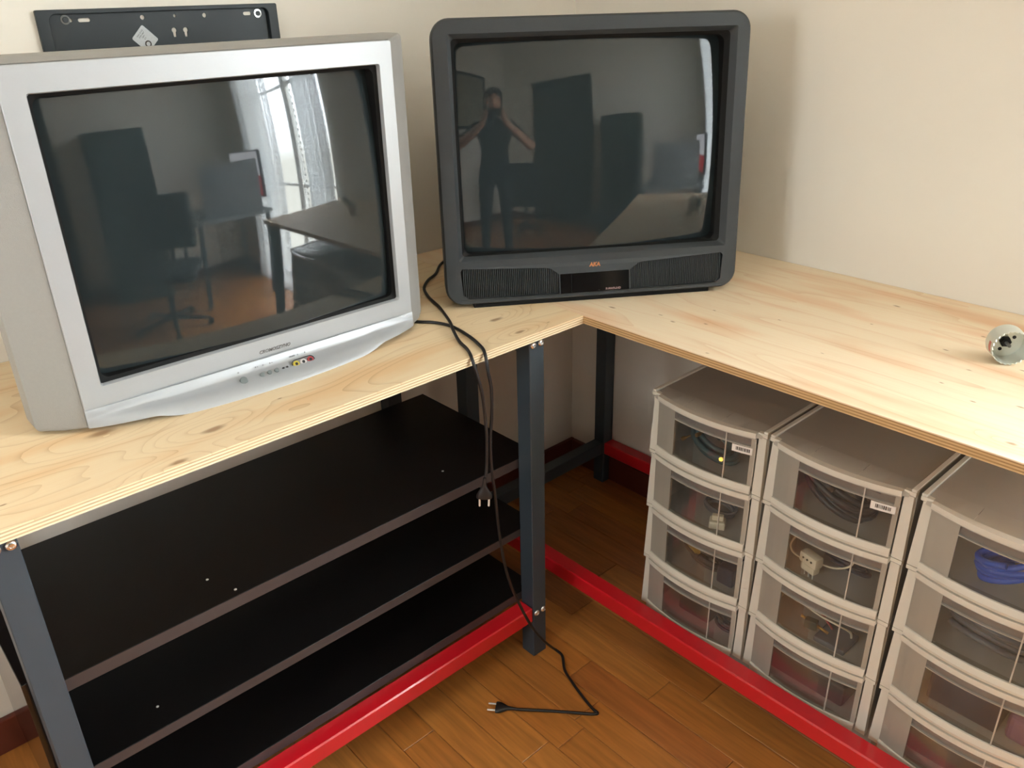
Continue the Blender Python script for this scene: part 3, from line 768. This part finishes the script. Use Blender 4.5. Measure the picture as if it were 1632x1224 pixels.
# ------------------------------------------------------------------ cables and contents
def smooth_path(pts, sub=6):
    P = [Vector(p) for p in pts]; out = []
    for i in range(len(P)-1):
        p0 = P[max(0, i-1)]; p1 = P[i]; p2 = P[i+1]; p3 = P[min(len(P)-1, i+2)]
        for k in range(sub):
            t = k/sub
            out.append(.5*((2*p1)+(-p0+p2)*t+(2*p0-5*p1+4*p2-p3)*t*t+(-p0+3*p1-3*p2+p3)*t**3))
    out.append(P[-1]); return out
def cable(name, pts, r, mat, label, cat, group=None, parent=None, sub=6, n=8):
    mb = MB(); mb.tube(smooth_path(pts, sub), r, n); o = mb.build(name, mat, parent, smooth='all')
    if parent is None: tag(o, label, cat, group)
    return o
def coil(cx, cy, z, r, turns, rr, mat, name, label, cat, tilt=.3, sq=.55, seed=1, dzz=.0045):
    r *= 1.12; rr *= 1.25; turns += 1.5
    rnd = random.Random(seed); pts = []
    ph = [rnd.uniform(0, 6) for _ in range(4)]
    N_ = int(turns*14)
    for i in range(N_+1):
        a = 2*PI*i/14; k = 1+.14*math.sin(a*.37+ph[0])+.1*math.sin(a*.61+ph[1])
        pts.append((cx+r*sq*k*math.cos(a)+.006*math.sin(a*.23+ph[2]), cy+r*k*math.sin(a), z+rr+dzz*i/14+tilt*r*(.5+.5*math.sin(a+ph[3]))))
    return cable(name, pts, rr, mat, label, cat, sub=2, n=6)
def cz(k): return TB+k*UH+.0065          # floor of drawer k (0 = lowest)
cm = lambda n, c, r=.45: pm(n, srgb(*c), r)
C_blk = cm('black_cable', (34, 34, 38)); C_gry = cm('grey_cable', (92, 96, 102)); C_tea = cm('teal_cable', (44, 74, 78)); C_blu = cm('blue_cable', (36, 84, 190)); C_red = cm('red_wire', (170, 40, 60))
C_yel = cm('yellow_tape', (214, 170, 60)); C_wht = cm('cream_plastic', (226, 214, 190)); C_nav = cm('dark_navy_plastic', (34, 32, 52)); C_grn = cm('dark_green_plastic', (30, 60, 52)); C_pur = cm('mauve_pouch', (130, 84, 110))
x_in = XF+.055
# tower 1
coil(x_in-.008, -0.8650, cz(3)+.006, .040, 4.2, .0048, C_tea, 'cable_bundle', 'teal cable bundle with brass plugs in top drawer of corner tower', 'cable', seed=2, tilt=.9)
for i, (dx, y, z) in enumerate(((-.045, -0.8180, .05), (-.03, -0.8420, .062), (-.035, -0.9050, .03))):
    M = Matrix.Translation((x_in+dx, y, cz(3)+z)) @ Euler((.5, 1.2+.4*i, .4*i)).to_matrix().to_4x4()
    tag(MB().lathe([(.0045, -.010), (.0045, 0), (.0022, .001), (.0022, .011), (.001, .012)], M, 12).build('jack_plug', M_gold, None, smooth=40),
        ['brass plug at the left end of the teal cable bundle', 'brass plug resting on top of the teal cable bundle', 'brass plug at the right end of the teal cable bundle'][i], 'plug', 'brass plugs in the top drawer')
mb = MB(); mb.box(-.014, -.017, 0, .014, .017, .018, .003).box(-.006, -.012, .018, .006, .012, .030, .002)
o = mb.build('connector', C_wht, None); o.location = (x_in-.03, -0.9050, cz(2)+.0004); o.rotation_euler = (0, 0, .5); tag(o, 'cream plastic connector in second drawer of corner tower', 'connector')
coil(x_in+.02, -0.8800, cz(2), .030, 1.6, .003, C_gry, 'cable_bundle', 'thin grey cable behind the cream connector', 'cable', seed=4, tilt=.3)
coil(x_in, -0.8650, cz(1), .036, 3, .0035, C_blk, 'cable_bundle', 'black cable bundle beside yellow tape in third drawer of corner tower', 'cable', seed=5, tilt=.5)
mb = MB(); mb.lathe([(.014, 0), (.018, 0), (.018, .013), (.014, .013), (.014, 0)], Matrix(), 24)
o = mb.build('tape_roll', C_yel, None, smooth=40); o.location = (XF+.030, -0.8420, cz(1)+.045); o.rotation_euler = (1.25, .15, 1.1); tag(o, 'yellow tape roll leaning inside third drawer of corner tower', 'tape')
tag(MB().box(x_in-.03, -0.9550, cz(1)+.0003, x_in+.03, -0.9150, cz(1)+.045, .004).build('adapter_box', C_nav, None), 'navy plug-in adapter right of the yellow tape', 'adapter')
tag(MB().box(x_in-.02, -0.9000, cz(0)+.0003, x_in+.05, -0.8150, cz(0)+.06, .006).build('power_adapter', C_blk, None), 'black power brick in bottom drawer of corner tower', 'adapter')
coil(x_in+.01, -0.9350, cz(0), .022, 2, .003, C_blk, 'cable_bundle', 'black lead beside the power brick in bottom drawer', 'cable', seed=15, tilt=.5)
# tower 2
coil(x_in, -1.1470, cz(3)+.004, .052, 7, .0052, C_blk, 'cable_bundle', 'thick coiled black cables under barcode sticker in middle tower', 'cable', seed=7, tilt=1.0)
pl = empty('wall_plug', 'cream three-pin plug with sockets in second drawer of middle tower', 'plug', (XF+.012, -1.1270, cz(2)+.030), -.25)
mb = MB(); mb.box(-.010, -.021, 0, .012, .021, .024, .004); mb.box(-.008, -.017, -.016, .010, .017, 0, .003); mb.build('plug_body', C_wht, pl, smooth=40)
for y in (-.010, 0, .010):
    MB().lathe([(.0022, 0), (.0022, .001)], Matrix.Translation((-.0103, y, .014)) @ Matrix.Rotation(-PI/2, 4, 'Y'), 10).build('socket_hole', M_hole, pl)
    MB().tube([(0, y, -.016), (0, y, -.0295)], .0018, 8).build('pin', M_pin, pl)
cable('white_cable', [(XF+.025, -1.0870, cz(2)+.075), (XF+.015, -1.0800, cz(2)+.05), (XF+.02, -1.0920, cz(2)+.03), (XF+.028, -1.1320, cz(2)+.028), (XF+.028, -1.1720, cz(2)+.036), (XF+.035, -1.1970, cz(2)+.055), (XF+.06, -1.1820, cz(2)+.07), (XF+.06, -1.1120, cz(2)+.078), (XF+.03, -1.0880, cz(2)+.076)], .002, C_wht, 'white cable looping around the cream plug', 'cable')
coil(x_in+.02, -1.1720, cz(2), .036, 3, .0035, C_nav, 'cable_bundle', 'dark cable heap behind the cream plug', 'cable', seed=9, tilt=.5)
cable('wire_strand', [(XF+.02, -1.0870, cz(1)+.084), (XF+.015, -1.1020, cz(1)+.078), (XF+.014, -1.1320, cz(1)+.070), (XF+.016, -1.1620, cz(1)+.062), (XF+.02, -1.1970, cz(1)+.058), (XF+.05, -1.2120, cz(1)+.03), (XF+.06, -1.2120, cz(1)+.002)], .0022, C_wht, 'cream wire strand in third drawer of middle tower', 'cable')
cable('wire_strand', [(XF+.035, -1.0770, cz(1)+.086), (XF+.025, -1.0920, cz(1)+.084), (XF+.022, -1.1120, cz(1)+.080), (XF+.03, -1.1520, cz(1)+.06), (XF+.05, -1.1720, cz(1)+.02), (XF+.06, -1.1720, cz(1)+.0025)], .0025, C_red, 'red wire strand in third drawer of middle tower', 'cable')
cn = empty('connector', 'small black connector with two gold tips in third drawer of middle tower', 'connector', (XF+.014, -1.1470, cz(1)+.034), .2)
MB().box(-.008, -.013, -.010, .008, .012, .010, .002).build('connector_body', C_grn, cn)
for k, (a, b) in enumerate((((0, -.013, .0), (0, -.035, -.008)), ((.004, .012, .004), (.004, .022, .008)))): MB().tube([a, b], .003, 8).build('tip', M_gold, cn, smooth='all')
tag(MB().box(x_in-.045, -1.2220, cz(1)+.0003, x_in+.02, -1.1570, cz(1)+.012, .003).build('adapter_box', C_gry, None), 'flat grey box lying in third drawer of middle tower', 'box')
tag(MB().box(x_in-.03, -1.2320, cz(0)+.0003, x_in+.05, -1.0670, cz(0)+.052, .006).build('power_adapter', C_blk, None), 'long black power supply in bottom drawer of middle tower', 'adapter')
# tower 3
coil(x_in-.01, -1.4450, cz(3), .040, 3, .0048, C_blu, 'cable_bundle', 'blue network cable bundle in top drawer of right tower', 'cable', seed=11, tilt=.9, dzz=.009)
coil(x_in-.01, -1.4400, cz(2), .050, 5, .0050, C_gry, 'cable_bundle', 'grey coiled cable in second drawer of right tower', 'cable', seed=13, tilt=.7, dzz=.006)
tag(MB().box(x_in-.03, -1.4950, cz(1)+.0003, x_in+.06, -1.3750, cz(1)+.070, .004).build('storage_box', C_nav, None), 'dark navy box filling third drawer of right tower', 'box')
tag(MB().box(x_in-.03, -1.5500, cz(1)+.0003, x_in+.05, -1.5050, cz(1)+.058, .012, 3).build('pouch', C_pur, None), 'mauve pouch beside the dark navy box', 'pouch')
tag(MB().box(x_in-.03, -1.5300, cz(0)+.0003, x_in+.05, -1.3600, cz(0)+.064, .008).build('power_adapter', C_blk, None), 'black power supply in bottom drawer of right tower', 'adapter')

# ------------------------------------------------------------------ power cords
def plug(parent, M, name='plug'):
    """flat two pin euro plug; +Z = pin direction"""
    mb = MB(); secs = [(.003, .003, -.040), (.0040, .0035, -.030), (.0055, .0042, -.020), (.012, .0058, -.010), (.0155, .0065, -.003), (.0160, .0066, .004), (.0150, .006, .006)]
    mb.loft([[Vector((a*math.cos(t)*(1 if True else 1), b*math.sin(t), z)) for t in [2*PI*k/20 for k in range(20)]] for a, b, z in secs])
    mb.build('plug', M_cord, parent, smooth=40, M=M); p = parent
    for s in (-1, 1):
        MB().tube([(s*.0093, 0, .006), (s*.0091, 0, .0235), (s*.009, 0, .0245)], [.0021, .0021, .0012], 10).build('pin', M_pin, p, smooth=40, M=M)
    return p
RC = .0033
tz = H+RC+.0003
p1 = [(-.44, -.10, tz), (-.53, -.09, tz), (-.60, -.12, tz), (-.66, -.175, tz), (-.703, -.201, tz), (-.745, -.242, tz), (-.775, -.30, tz), (-.798, -.366, tz), (-.841, -.455, tz+.004), (-.868, -.50, tz+.006), (-.889, -.545, tz), (-.903, -.585, tz), (-.915, -.610, tz-.001),
      (-.920, -.6235, .842), (-.915, -.6300, .81), (-.909, -.632, .777), (-.9045, -.632, .732), (-.902, -.632, .677), (-.905, -.632, .622), (-.909, -.632, .595)]
off0 = Vector((-.5292, -.5675, H))
mb = MB(); mb.tube(smooth_path([Vector(p)-off0 for p in p1], 6), RC, 8); c1 = mb.build('power_cord', M_cord, dtv, smooth='all')
Mz = Matrix.Translation(Vector((-.9145, -.632, .553))-off0) @ Matrix.Rotation(PI, 4, 'X') @ Matrix.Rotation(-.06, 4, 'Y') @ Matrix.Rotation(.7, 4, 'Z')
plug(c1, Mz)
off1 = Vector(s_loc)
p2 = [(-.93, -.30, tz), (-.90, -.36, tz), (-.883, -.402, tz), (-.863, -.428, tz), (-.851, -.46, tz), (-.852, -.50, tz), (-.862, -.55, tz), (-.875, -.590, tz), (-.884, -.612, tz-.001),
      (-.890, -.6250, .842), (-.891, -.6310, .815), (-.886, -.632, .779), (-.887, -.632, .726), (-.893, -.632, .674), (-.893, -.632, .617), (-.885, -.632, .525), (-.877, -.632, .428), (-.858, -.632, .319), (-.823, -.632, .217), (-.788, -.632, .136),
      (-.752, -.630, .075), (-.720, -.622, .03), (-.700, -.622, .0045), (-.703, -.645, .004), (-.731, -.680, .004), (-.745, -.715, .004), (-.758, -.756, .004), (-.770, -.803, .004), (-.7715, -.822, .004), (-.780, -.818, .004), (-.791, -.806, .004),
      (-.841, -.748, .004), (-.885, -.702, .005), (-.905, -.680, .0065)]
mb = MB(); mb.tube(smooth_path([Vector(p)-off1 for p in p2], 5), RC, 8); c2 = mb.build('power_cord', M_cord, stv, smooth='all')
d_ = Vector((-.905+.880, -.680+.710, 0)).normalized()
zc = d_; xc = Vector((-d_.y, d_.x, 0)); yc_ = zc.cross(xc)
Mp = Matrix(((xc.x, yc_.x, zc.x, 0), (xc.y, yc_.y, zc.y, 0), (xc.z, yc_.z, zc.z, 0), (0, 0, 0, 1)))
plug(c2, Matrix.Translation(Vector((-.9225, -.6595, .0072))-off1) @ Mp)

# ------------------------------------------------------------------ hole saw on the right bench
def holesaw(loc, yaw, label, r=.031, ln=.038):
    t = empty('hole_saw', label, 'hole saw', loc, yaw)
    # axis along local -Y (opening towards -Y); cup body
    A = Matrix.Translation((0, 0, r+.0015)) @ Matrix.Rotation(PI/2, 4, 'X')
    mb = MB(); n = 48; rings = []
    prof_ = [(r-.0025, 0.002), (r-.0012, 0), (r, .0015), (r, ln)]
    for rr_, z in [(.0055, .0), (r-.003, 0), (r-.0006, .0008), (r, .003), (r, ln-.003)]:
        rings.append([A @ Vector((rr_*math.cos(2*PI*k/n), rr_*math.sin(2*PI*k/n), z)) for k in range(n)])
    teeth = [A @ Vector((r*math.cos(2*PI*k/n), r*math.sin(2*PI*k/n), ln+(.0022 if k % 2 else -.0018))) for k in range(n)]
    teeth2 = [A @ Vector(((r-.0018)*math.cos(2*PI*k/n), (r-.0018)*math.sin(2*PI*k/n), ln+(.0022 if k % 2 else -.0018))) for k in range(n)]
    inn = [[A @ Vector((rr_*math.cos(2*PI*k/n), rr_*math.sin(2*PI*k/n), z)) for k in range(n)] for rr_, z in ((r-.0018, .0028), (.0055, .0028))]
    mb.loft(rings+[teeth, teeth2]+inn+[rings[0]], False, False); mb.build('cup', M_saw, t, smooth=35)
    MB().lathe([(.0095, -.012), (.0095, .010), (.008, .012), (.004, .012)], A, 6).build('arbor_nut', M_hole, t)
    MB().lathe([(.0030, .011), (.0030, .027), (.0015, .031), (0.0003, .033)], A, 12).build('pilot_drill', M_greytxt, t, smooth=40)
    MB().lathe([(.0045, -.02), (.0045, -.012)], A, 6).build('shank', M_bolt, t)
    for a in (.5, 2.7, 4.4):
        MB().lathe([(.0032, .0028), (.0032, .0036)], A @ Matrix.Translation((.016*math.cos(a), .016*math.sin(a), 0)), 12).build('cup_hole', M_hole, t)
    q = []
    for z in (.020, .030):
        q.append([A @ Vector(((r+.0002)*math.cos(a), (r+.0002)*math.sin(a), z)) for a in [math.radians(168+7*k) for k in range(6)]])
    if r > .03: MB().loft(q, False, False, closed=False).build('paint_mark', M_pinkink, t, smooth='all')
    return t
hs = holesaw((-.250, -1.292, H), -.93, 'steel hole saw lying on its side at the right bench edge')
holesaw((-.12, -1.55, H), .9, 'small hole saw farther along the right bench, mirrored in both screens', r=.022, ln=.036)

# ------------------------------------------------------------------ the rest of the room (seen in the two screens)
M_lace = bpy.data.materials.new('sheer_curtain'); M_lace.use_nodes = True; t_ = M_lace.node_tree; t_.nodes.clear()
o_ = t_.nodes.new('ShaderNodeOutputMaterial'); a_ = t_.nodes.new('ShaderNodeBsdfTransparent'); b_ = t_.nodes.new('ShaderNodeBsdfTranslucent'); b_.inputs[0].default_value = (.85, .88, .9, 1)
d2 = t_.nodes.new('ShaderNodeBsdfDiffuse'); d2.inputs[0].default_value = (.85, .87, .88, 1)
m0 = t_.nodes.new('ShaderNodeMixShader'); m0.inputs[0].default_value = .5; m_ = t_.nodes.new('ShaderNodeMixShader'); m_.inputs[0].default_value = .5
t_.links.new(b_.outputs[0], m0.inputs[1]); t_.links.new(d2.outputs[0], m0.inputs[2]); t_.links.new(m0.outputs[0], m_.inputs[1]); t_.links.new(a_.outputs[0], m_.inputs[2]); t_.links.new(m_.outputs[0], o_.inputs[0])
def curtain(y0, y1, label, lace_at, cx=-.05, grp='sheer curtains at the right wall window'):
    t = empty('curtain', label, 'curtain', (cx, (y0+y1)/2, .03), group=grp)
    rows = []; n = 90; hwid = (y1-y0)/2
    for z in (0, 1.25, 2.53):
        rows.append([Vector((.018*math.sin(i/n*PI*2*11)+.006*math.sin(i/n*29), -hwid+2*hwid*i/n, z)) for i in range(n+1)])
    mb = MB(); mb.loft(rows, False, False, closed=False); mb.build('sheer_panel', M_lace, t, smooth='all')
    mb = MB()
    for k in range(61):
        z = .02+k*.041; y = (-hwid+.015) if lace_at < 0 else hwid-.015
        mb.lathe([(.010, -.001), (.010, .001)], Matrix.Translation((-.026, y, z)) @ Matrix.Rotation(PI/2, 4, 'Y'), 8)
    o = mb.build('lace_border', M_frame, t); o['kind'] = 'stuff'
curtain(-3.12, -2.42, 'sheer white curtain panel on the far half of the window', 1)
curtain(-2.05, -1.74, 'narrow sheer curtain panel bunched at near side of window', -1)
tag(MB().tube([(-.05, -3.2, 2.57), (-.05, -1.62, 2.57)], .012, 10).tube([(-.05, -3.15, 2.57), (0, -3.15, 2.57)], .006, 8).tube([(-.05, -1.66, 2.57), (0, -1.66, 2.57)], .006, 8).build('curtain_rod', M_leg, None, smooth=40), 'dark curtain rod above the right wall window', 'curtain rod')

M_door = pm('dark_green_door_paint', srgb(52, 58, 54), .4, noise=.1, nscale=6)
mb = MB().box(-2.60, Y0+.0005, 0, -2.52, Y0+.03, 2.13).box(-1.70, Y0+.0005, 0, -1.62, Y0+.03, 2.13).box(-2.52, Y0+.0005, 2.05, -1.70, Y0+.03, 2.13)
mb.box(-2.519, Y0+.0005, .005, -1.701, Y0+.012, 2.049)
dr = struct('door_1', mb, M_door)
for z0, z1 in ((.2, .75), (.9, 1.95)):
    MB().box(-2.40, Y0+.012, z0, -1.82, Y0+.022, z1, .008).build('door_panel', M_door, dr)
MB().tube([(-1.77, Y0+.012, 1.02), (-1.77, Y0+.05, 1.02), (-1.86, Y0+.05, 1.02)], .009, 10).build('door_handle', M_bolt, dr, smooth=40)

M_cab = pm('dark_green_metal', srgb(40, 52, 48), .4, noise=.08, nscale=8)
cb_ = empty('filing_cabinet', 'tall dark green chest of shallow drawers between the door and the window', 'cabinet', (-1.13, -3.40, 0))
MB().box(-.25, -.19, 0, .25, .17, 1.5, .004).build('body', M_cab, cb_)
for k in range(10):
    z = .06+k*.142
    d = MB().box(-.235, .170, z, .235, .185, z+.132, .003).build('drawer', M_cab, cb_)
    MB().box(-.05, .185, z+.05, .05, .197, z+.068, .004).build('handle', M_bolt, d)
pf = empty('picture', 'dark framed map hanging on the left wall', 'picture', (X0, -2.74, 1.45))
M_map = pm('old_map_print', srgb(150, 140, 120), .6, noise=.35, nscale=9)
MB().box(.0008, -.35, 0, .02, -.31, .8).box(.0008, .31, 0, .02, .35, .8).box(.0008, -.31, 0, .02, .31, .04).box(.0008, -.31, .76, .02, .31, .8).build('frame', M_hole, pf)
MB().box(.0008, -.31, .04, .01, .31, .76).build('print', M_map, pf)

# desk with monitor and chair
M_desk = pm('grey_desk_top', srgb(120, 122, 122), .5)
dk = empty('desk', 'grey desk standing against the right wall by the window', 'desk', (-.39, -2.98, 0))
MB().box(-.36, -.36, .70, .30, .36, .73, .003).build('desktop', M_desk, dk)
for x_ in (-.34, .25):
    for y_ in (-.34, .31): MB().box(x_, y_, 0, x_+.03, y_+.03, .6998).build('leg', M_leg, dk)
mo = empty('monitor', 'monitor showing a white and red page on the grey desk', 'monitor', (-.125, -2.98, .73), 1.46)
MB().box(-.26, -.02, .08, .26, .01, .46, .005).build('housing', M_hole, mo)
M_scr = pm('screen_white', srgb(240, 240, 245), .4, emit=((.9, .93, 1, 1), 1.2)); M_scr2 = pm('screen_red', srgb(220, 40, 50), .4, emit=((.8, .05, .07, 1), .8))
MB().box(-.25, .010, .255, .25, .012, .450).build('display', M_scr, mo)
MB().box(-.25, .010, .095, .25, .012, .255).build('display_lower', M_scr2, mo)
MB().box(-.03, -.02, .01, .03, -.005, .2).box(-.08, -.05, .0003, .08, .07, .012, .003).build('stand', M_hole, mo)
M_board = pm('grey_card', srgb(120, 122, 124), .6, noise=.1)
pn = MB().box(-.24, -.008, 0, .24, .008, .40, .002).build('display_board', M_board, None); pn.location = (-.40, -2.69, .7305); pn.rotation_euler = (0, 0, .12)
tag(pn, 'grey board standing on the front of the grey desk', 'board')
ch = empty('office_chair', 'black office chair on castors in front of the cabinet', 'chair', (-1.04, -2.50, 0), .4)
M_fab = pm('black_fabric', srgb(26, 27, 30), .8)
MB().box(-.23, -.23, .42, .23, .23, .49, .03, 3).build('seat', M_fab, ch, smooth=40)
MB().box(-.20, -.27, .56, .20, -.21, .98, .028, 3).build('backrest', M_fab, ch, smooth=40)
MB().tube([(0, 0, .07), (0, 0, .42)], .022, 12).tube([(0, -.15, .44), (0, -.26, .46), (0, -.265, .6)], .015, 8).build('column', M_hole, ch, smooth=40)
for k in range(5):
    a = 2*PI*k/5; MB().tube([(0, 0, .09), (.27*math.cos(a), .27*math.sin(a), .06)], [.02, .013], 8).build('base_arm', M_hole, ch, smooth=40)
    MB().lathe([(.012, -.014), (.025, -.012), (.025, .012), (.012, .014)], Matrix.Translation((.27*math.cos(a), .27*math.sin(a), .0255)) @ Matrix.Rotation(PI/2, 4, 'X'), 14).build('castor', M_hole, ch, smooth=40)

def copy_tree(o, parent=None):
    c = o.copy(); COL.objects.link(c); c.parent = parent
    for q in list(o.children): copy_tree(q, c)
    return c
ch2 = copy_tree(ch); ch2.location = (-2.35, -2.95, 0); ch2.rotation_euler = (0, 0, 2.6); ch2['label'] = 'black office chair standing just in front of the dark green door'

# ------------------------------------------------------------------ photographer (mirrored in the dark screen)
M_skin = pm('skin', srgb(196, 146, 118), .5); M_cloth = pm('dark_shirt', srgb(34, 38, 42), .85); M_jean = pm('dark_trousers', srgb(30, 36, 44), .85); M_hair = pm('dark_hair', srgb(36, 28, 24), .6)
M_shoe = pm('white_shoe', srgb(190, 188, 184), .6)
back = Vector((-.667, -.745, 0))      # away from the corner
side = Vector((.745, -.667, 0))       # person's right-hand direction is -side when facing the corner
PB = Vector((CAM.x, CAM.y, 0))+back*.40
def W_(l, f, z):                       # lateral (+ = towards window side), forward, height
    return PB+side*l-back*f+Vector((0, 0, z))
def skin_body(name, chains, mat, parent, sub=2):
    """chains: list of lists of (point, radius), first point of later chains snaps to an existing vertex if equal"""
    vs, es, rad = [], [], []
    idx = {}
    for c in chains:
        prev = None
        for p, r in c:
            key = tuple(round(q, 4) for q in p)
            if key not in idx: idx[key] = len(vs); vs.append(Vector(p)); rad.append(r)
            i = idx[key]
            if prev is not None: es.append((prev, i))
            prev = i
    me = bpy.data.meshes.new(name); me.from_pydata(vs, es, []); o = bpy.data.objects.new(name, me); COL.objects.link(o)
    md = o.modifiers.new('skin', 'SKIN'); md.use_smooth_shade = True
    for v, r in zip(me.skin_vertices[0].data, rad): v.radius = r if isinstance(r, tuple) else (r, r)
    me.skin_vertices[0].data[0].use_root = True
    sd = o.modifiers.new('s', 'SUBSURF'); sd.levels = sub; sd.render_levels = sub
    dg = bpy.context.evaluated_depsgraph_get(); dg.update()
    m2 = bpy.data.meshes.new_from_object(o.evaluated_get(dg)); bpy.data.objects.remove(o); bpy.data.meshes.remove(me)
    m2.name = name; m2.materials.clear(); m2.materials.append(mat)
    for p in m2.polygons: p.use_smooth = True
    q = bpy.data.objects.new(name, m2); COL.objects.link(q); q.parent = parent
    return q
pe = empty('person', 'person in dark shirt and trousers standing and photographing with a raised phone', 'person', tuple(PB))
def V(l, f, z): return tuple(side*l-back*f+Vector((0, 0, z)))
pelv = (V(0, -.05, .95), .150)
body = [[pelv, (V(0, -.055, 1.08), .145), (V(0, -.06, 1.22), .155), (V(0, -.06, 1.34), .15), (V(0, -.05, 1.44), .062), (V(0, -.03, 1.50), .055)]]
chest = (V(0, -.06, 1.34), .15)
for s in (-1, 1):
    body.append([chest, (V(s*.19, -.06, 1.37), .070), (V(s*.34, .02, 1.22), .054), (V(s*.37, .09, 1.17), .048), (V(s*.20, .24, 1.31), .038), (V(s*.085, .325, 1.40), .027)])
    body.append([pelv, (V(s*.095, -.05, .88), .098), (V(s*.11, -.03, .50), .064), (V(s*.12, -.06, .25), .052), (V(s*.125, -.07, .09), .042), (V(s*.13, .0, .045), .042), (V(s*.135, .09, .032), .030)])
bodyo = skin_body('body', body, M_cloth, pe)
for m in (M_skin, M_jean, M_shoe): bodyo.data.materials.append(m)
for p in bodyo.data.polygons:
    c = p.center; f = -(c.dot(back)); l = c.dot(side)
    if c.z > 1.46: p.material_index = 1
    elif f > .10 and c.z > 1.12: p.material_index = 1
    elif c.z < .10: p.material_index = 3
    elif c.z < .98: p.material_index = 2
# head with face
mb = MB(); rings = []
HP = [(.0, -.120), (.045, -.112), (.058, -.095), (.066, -.06), (.073, -.02), (.077, .02), (.077, .055), (.066, .09), (.042, .112), (.0, .12)]
for r, z in HP:
    ring = []
    for k in range(24):
        a = 2*PI*k/24; l = r*math.cos(a); f = r*1.22*math.sin(a)
        if math.sin(a) > .75 and -.045 < z < -.01: f += .012      # nose bridge and lips
        if math.sin(a) > .95 and -.03 < z < .03: f += .012
        ring.append(Vector(V(l, f+.02, 1.615+z)))
    rings.append(ring)
mb.loft(rings); hd = mb.build('head', M_skin, pe, smooth='all')
sm = hd.modifiers.new('s', 'SUBSURF'); sm.levels = 1; sm.render_levels = 1
for s in (-1, 1):
    MB().lathe([(.011, -.003), (.011, .003), (.004, .005)], Matrix.Translation(V(s*.030, .102, 1.63)) @ Matrix.Rotation(PI/2, 4, 'X'), 12).build('eye', M_hole, hd)
    MB().box(-.008, -.016, -.03, .008, .016, .03, .007).build('ear', M_skin, hd, M=Matrix.Translation(V(s*.078, .01, 1.61)))
MB().tube([V(-.024, .099, 1.555), V(0, .106, 1.552), V(.024, .099, 1.555)], [.003, .006, .003], 8).build('mouth', M_pinkink, hd, smooth='all')
mb = MB(); rings = []
for r, z in ((.085, -.06), (.092, .0), (.094, .045), (.086, .09), (.060, .125), (.004, .140)):
    rings.append([Vector(V(r*math.cos(2*PI*k/24), r*1.15*math.sin(2*PI*k/24)*(1 if math.sin(2*PI*k/24) < 0 else (.45 if z < .04 else 1.02))+.004, 1.615+z)) for k in range(24)])
mb.loft(rings); mb.build('hair', M_hair, pe, smooth='all')
mb = MB(); mb.lathe([(.0, -.04), (.03, -.03), (.036, 0), (.03, .03), (.0, .04)], Matrix.Translation(V(0, -.055, 1.735)), 14); mb.build('hair_bun', M_hair, pe, smooth='all')
# hands: palm and five fingers closing round the phone edges
for s in (-1, 1):
    ch_ = [[(V(s*.085, .325, 1.40), .024), (V(s*.088, .352, 1.435), (.028, .016)), (V(s*.086, .366, 1.462), (.026, .012))]]
    root = (V(s*.086, .366, 1.462), (.026, .012))
    hnd = skin_body('hand', ch_, M_skin, pe, 1)
    for k, (dz, ln_) in enumerate(((.012, .050), (.028, .056), (-.004, .048), (-.018, .040))):
        b0 = Vector(V(s*.088, .362, 1.452+dz)); b1 = Vector(V(s*.083, .362+ln_*.45, 1.456+dz)); b2 = Vector(V(s*.074, .362+ln_*.6, 1.458+dz)); b3 = Vector(V(s*.058, .362+ln_*.55, 1.459+dz))
        MB().tube(smooth_path([b0, b1, b2, b3], 3), .0078, 8).build('finger', M_skin, hnd, smooth='all')
    MB().tube(smooth_path([Vector(V(s*.084, .35, 1.43)), Vector(V(s*.072, .350, 1.442)), Vector(V(s*.060, .356, 1.452))], 3), .009, 8).build('thumb', M_skin, hnd, smooth='all')
# the phone itself, behind the lens position
ph = bpy.data.objects.new('phone', None)
mb = MB(); mb.box(-.073, -.036, -.016, .073, .036, -.008, .0035, 2)
ph = mb.build('phone', M_hole, None, smooth=40)
Mc = cam.matrix_world.copy()
# lens sits in the upper corner of the phone's back
ph.matrix_world = Matrix.Translation(CAM - fw*.002 - r2*.0) @ Mc.to_3x3().to_4x4() @ Matrix.Rotation(PI, 4, 'Y')
tag(ph, 'black phone held up by the photographer', 'phone')
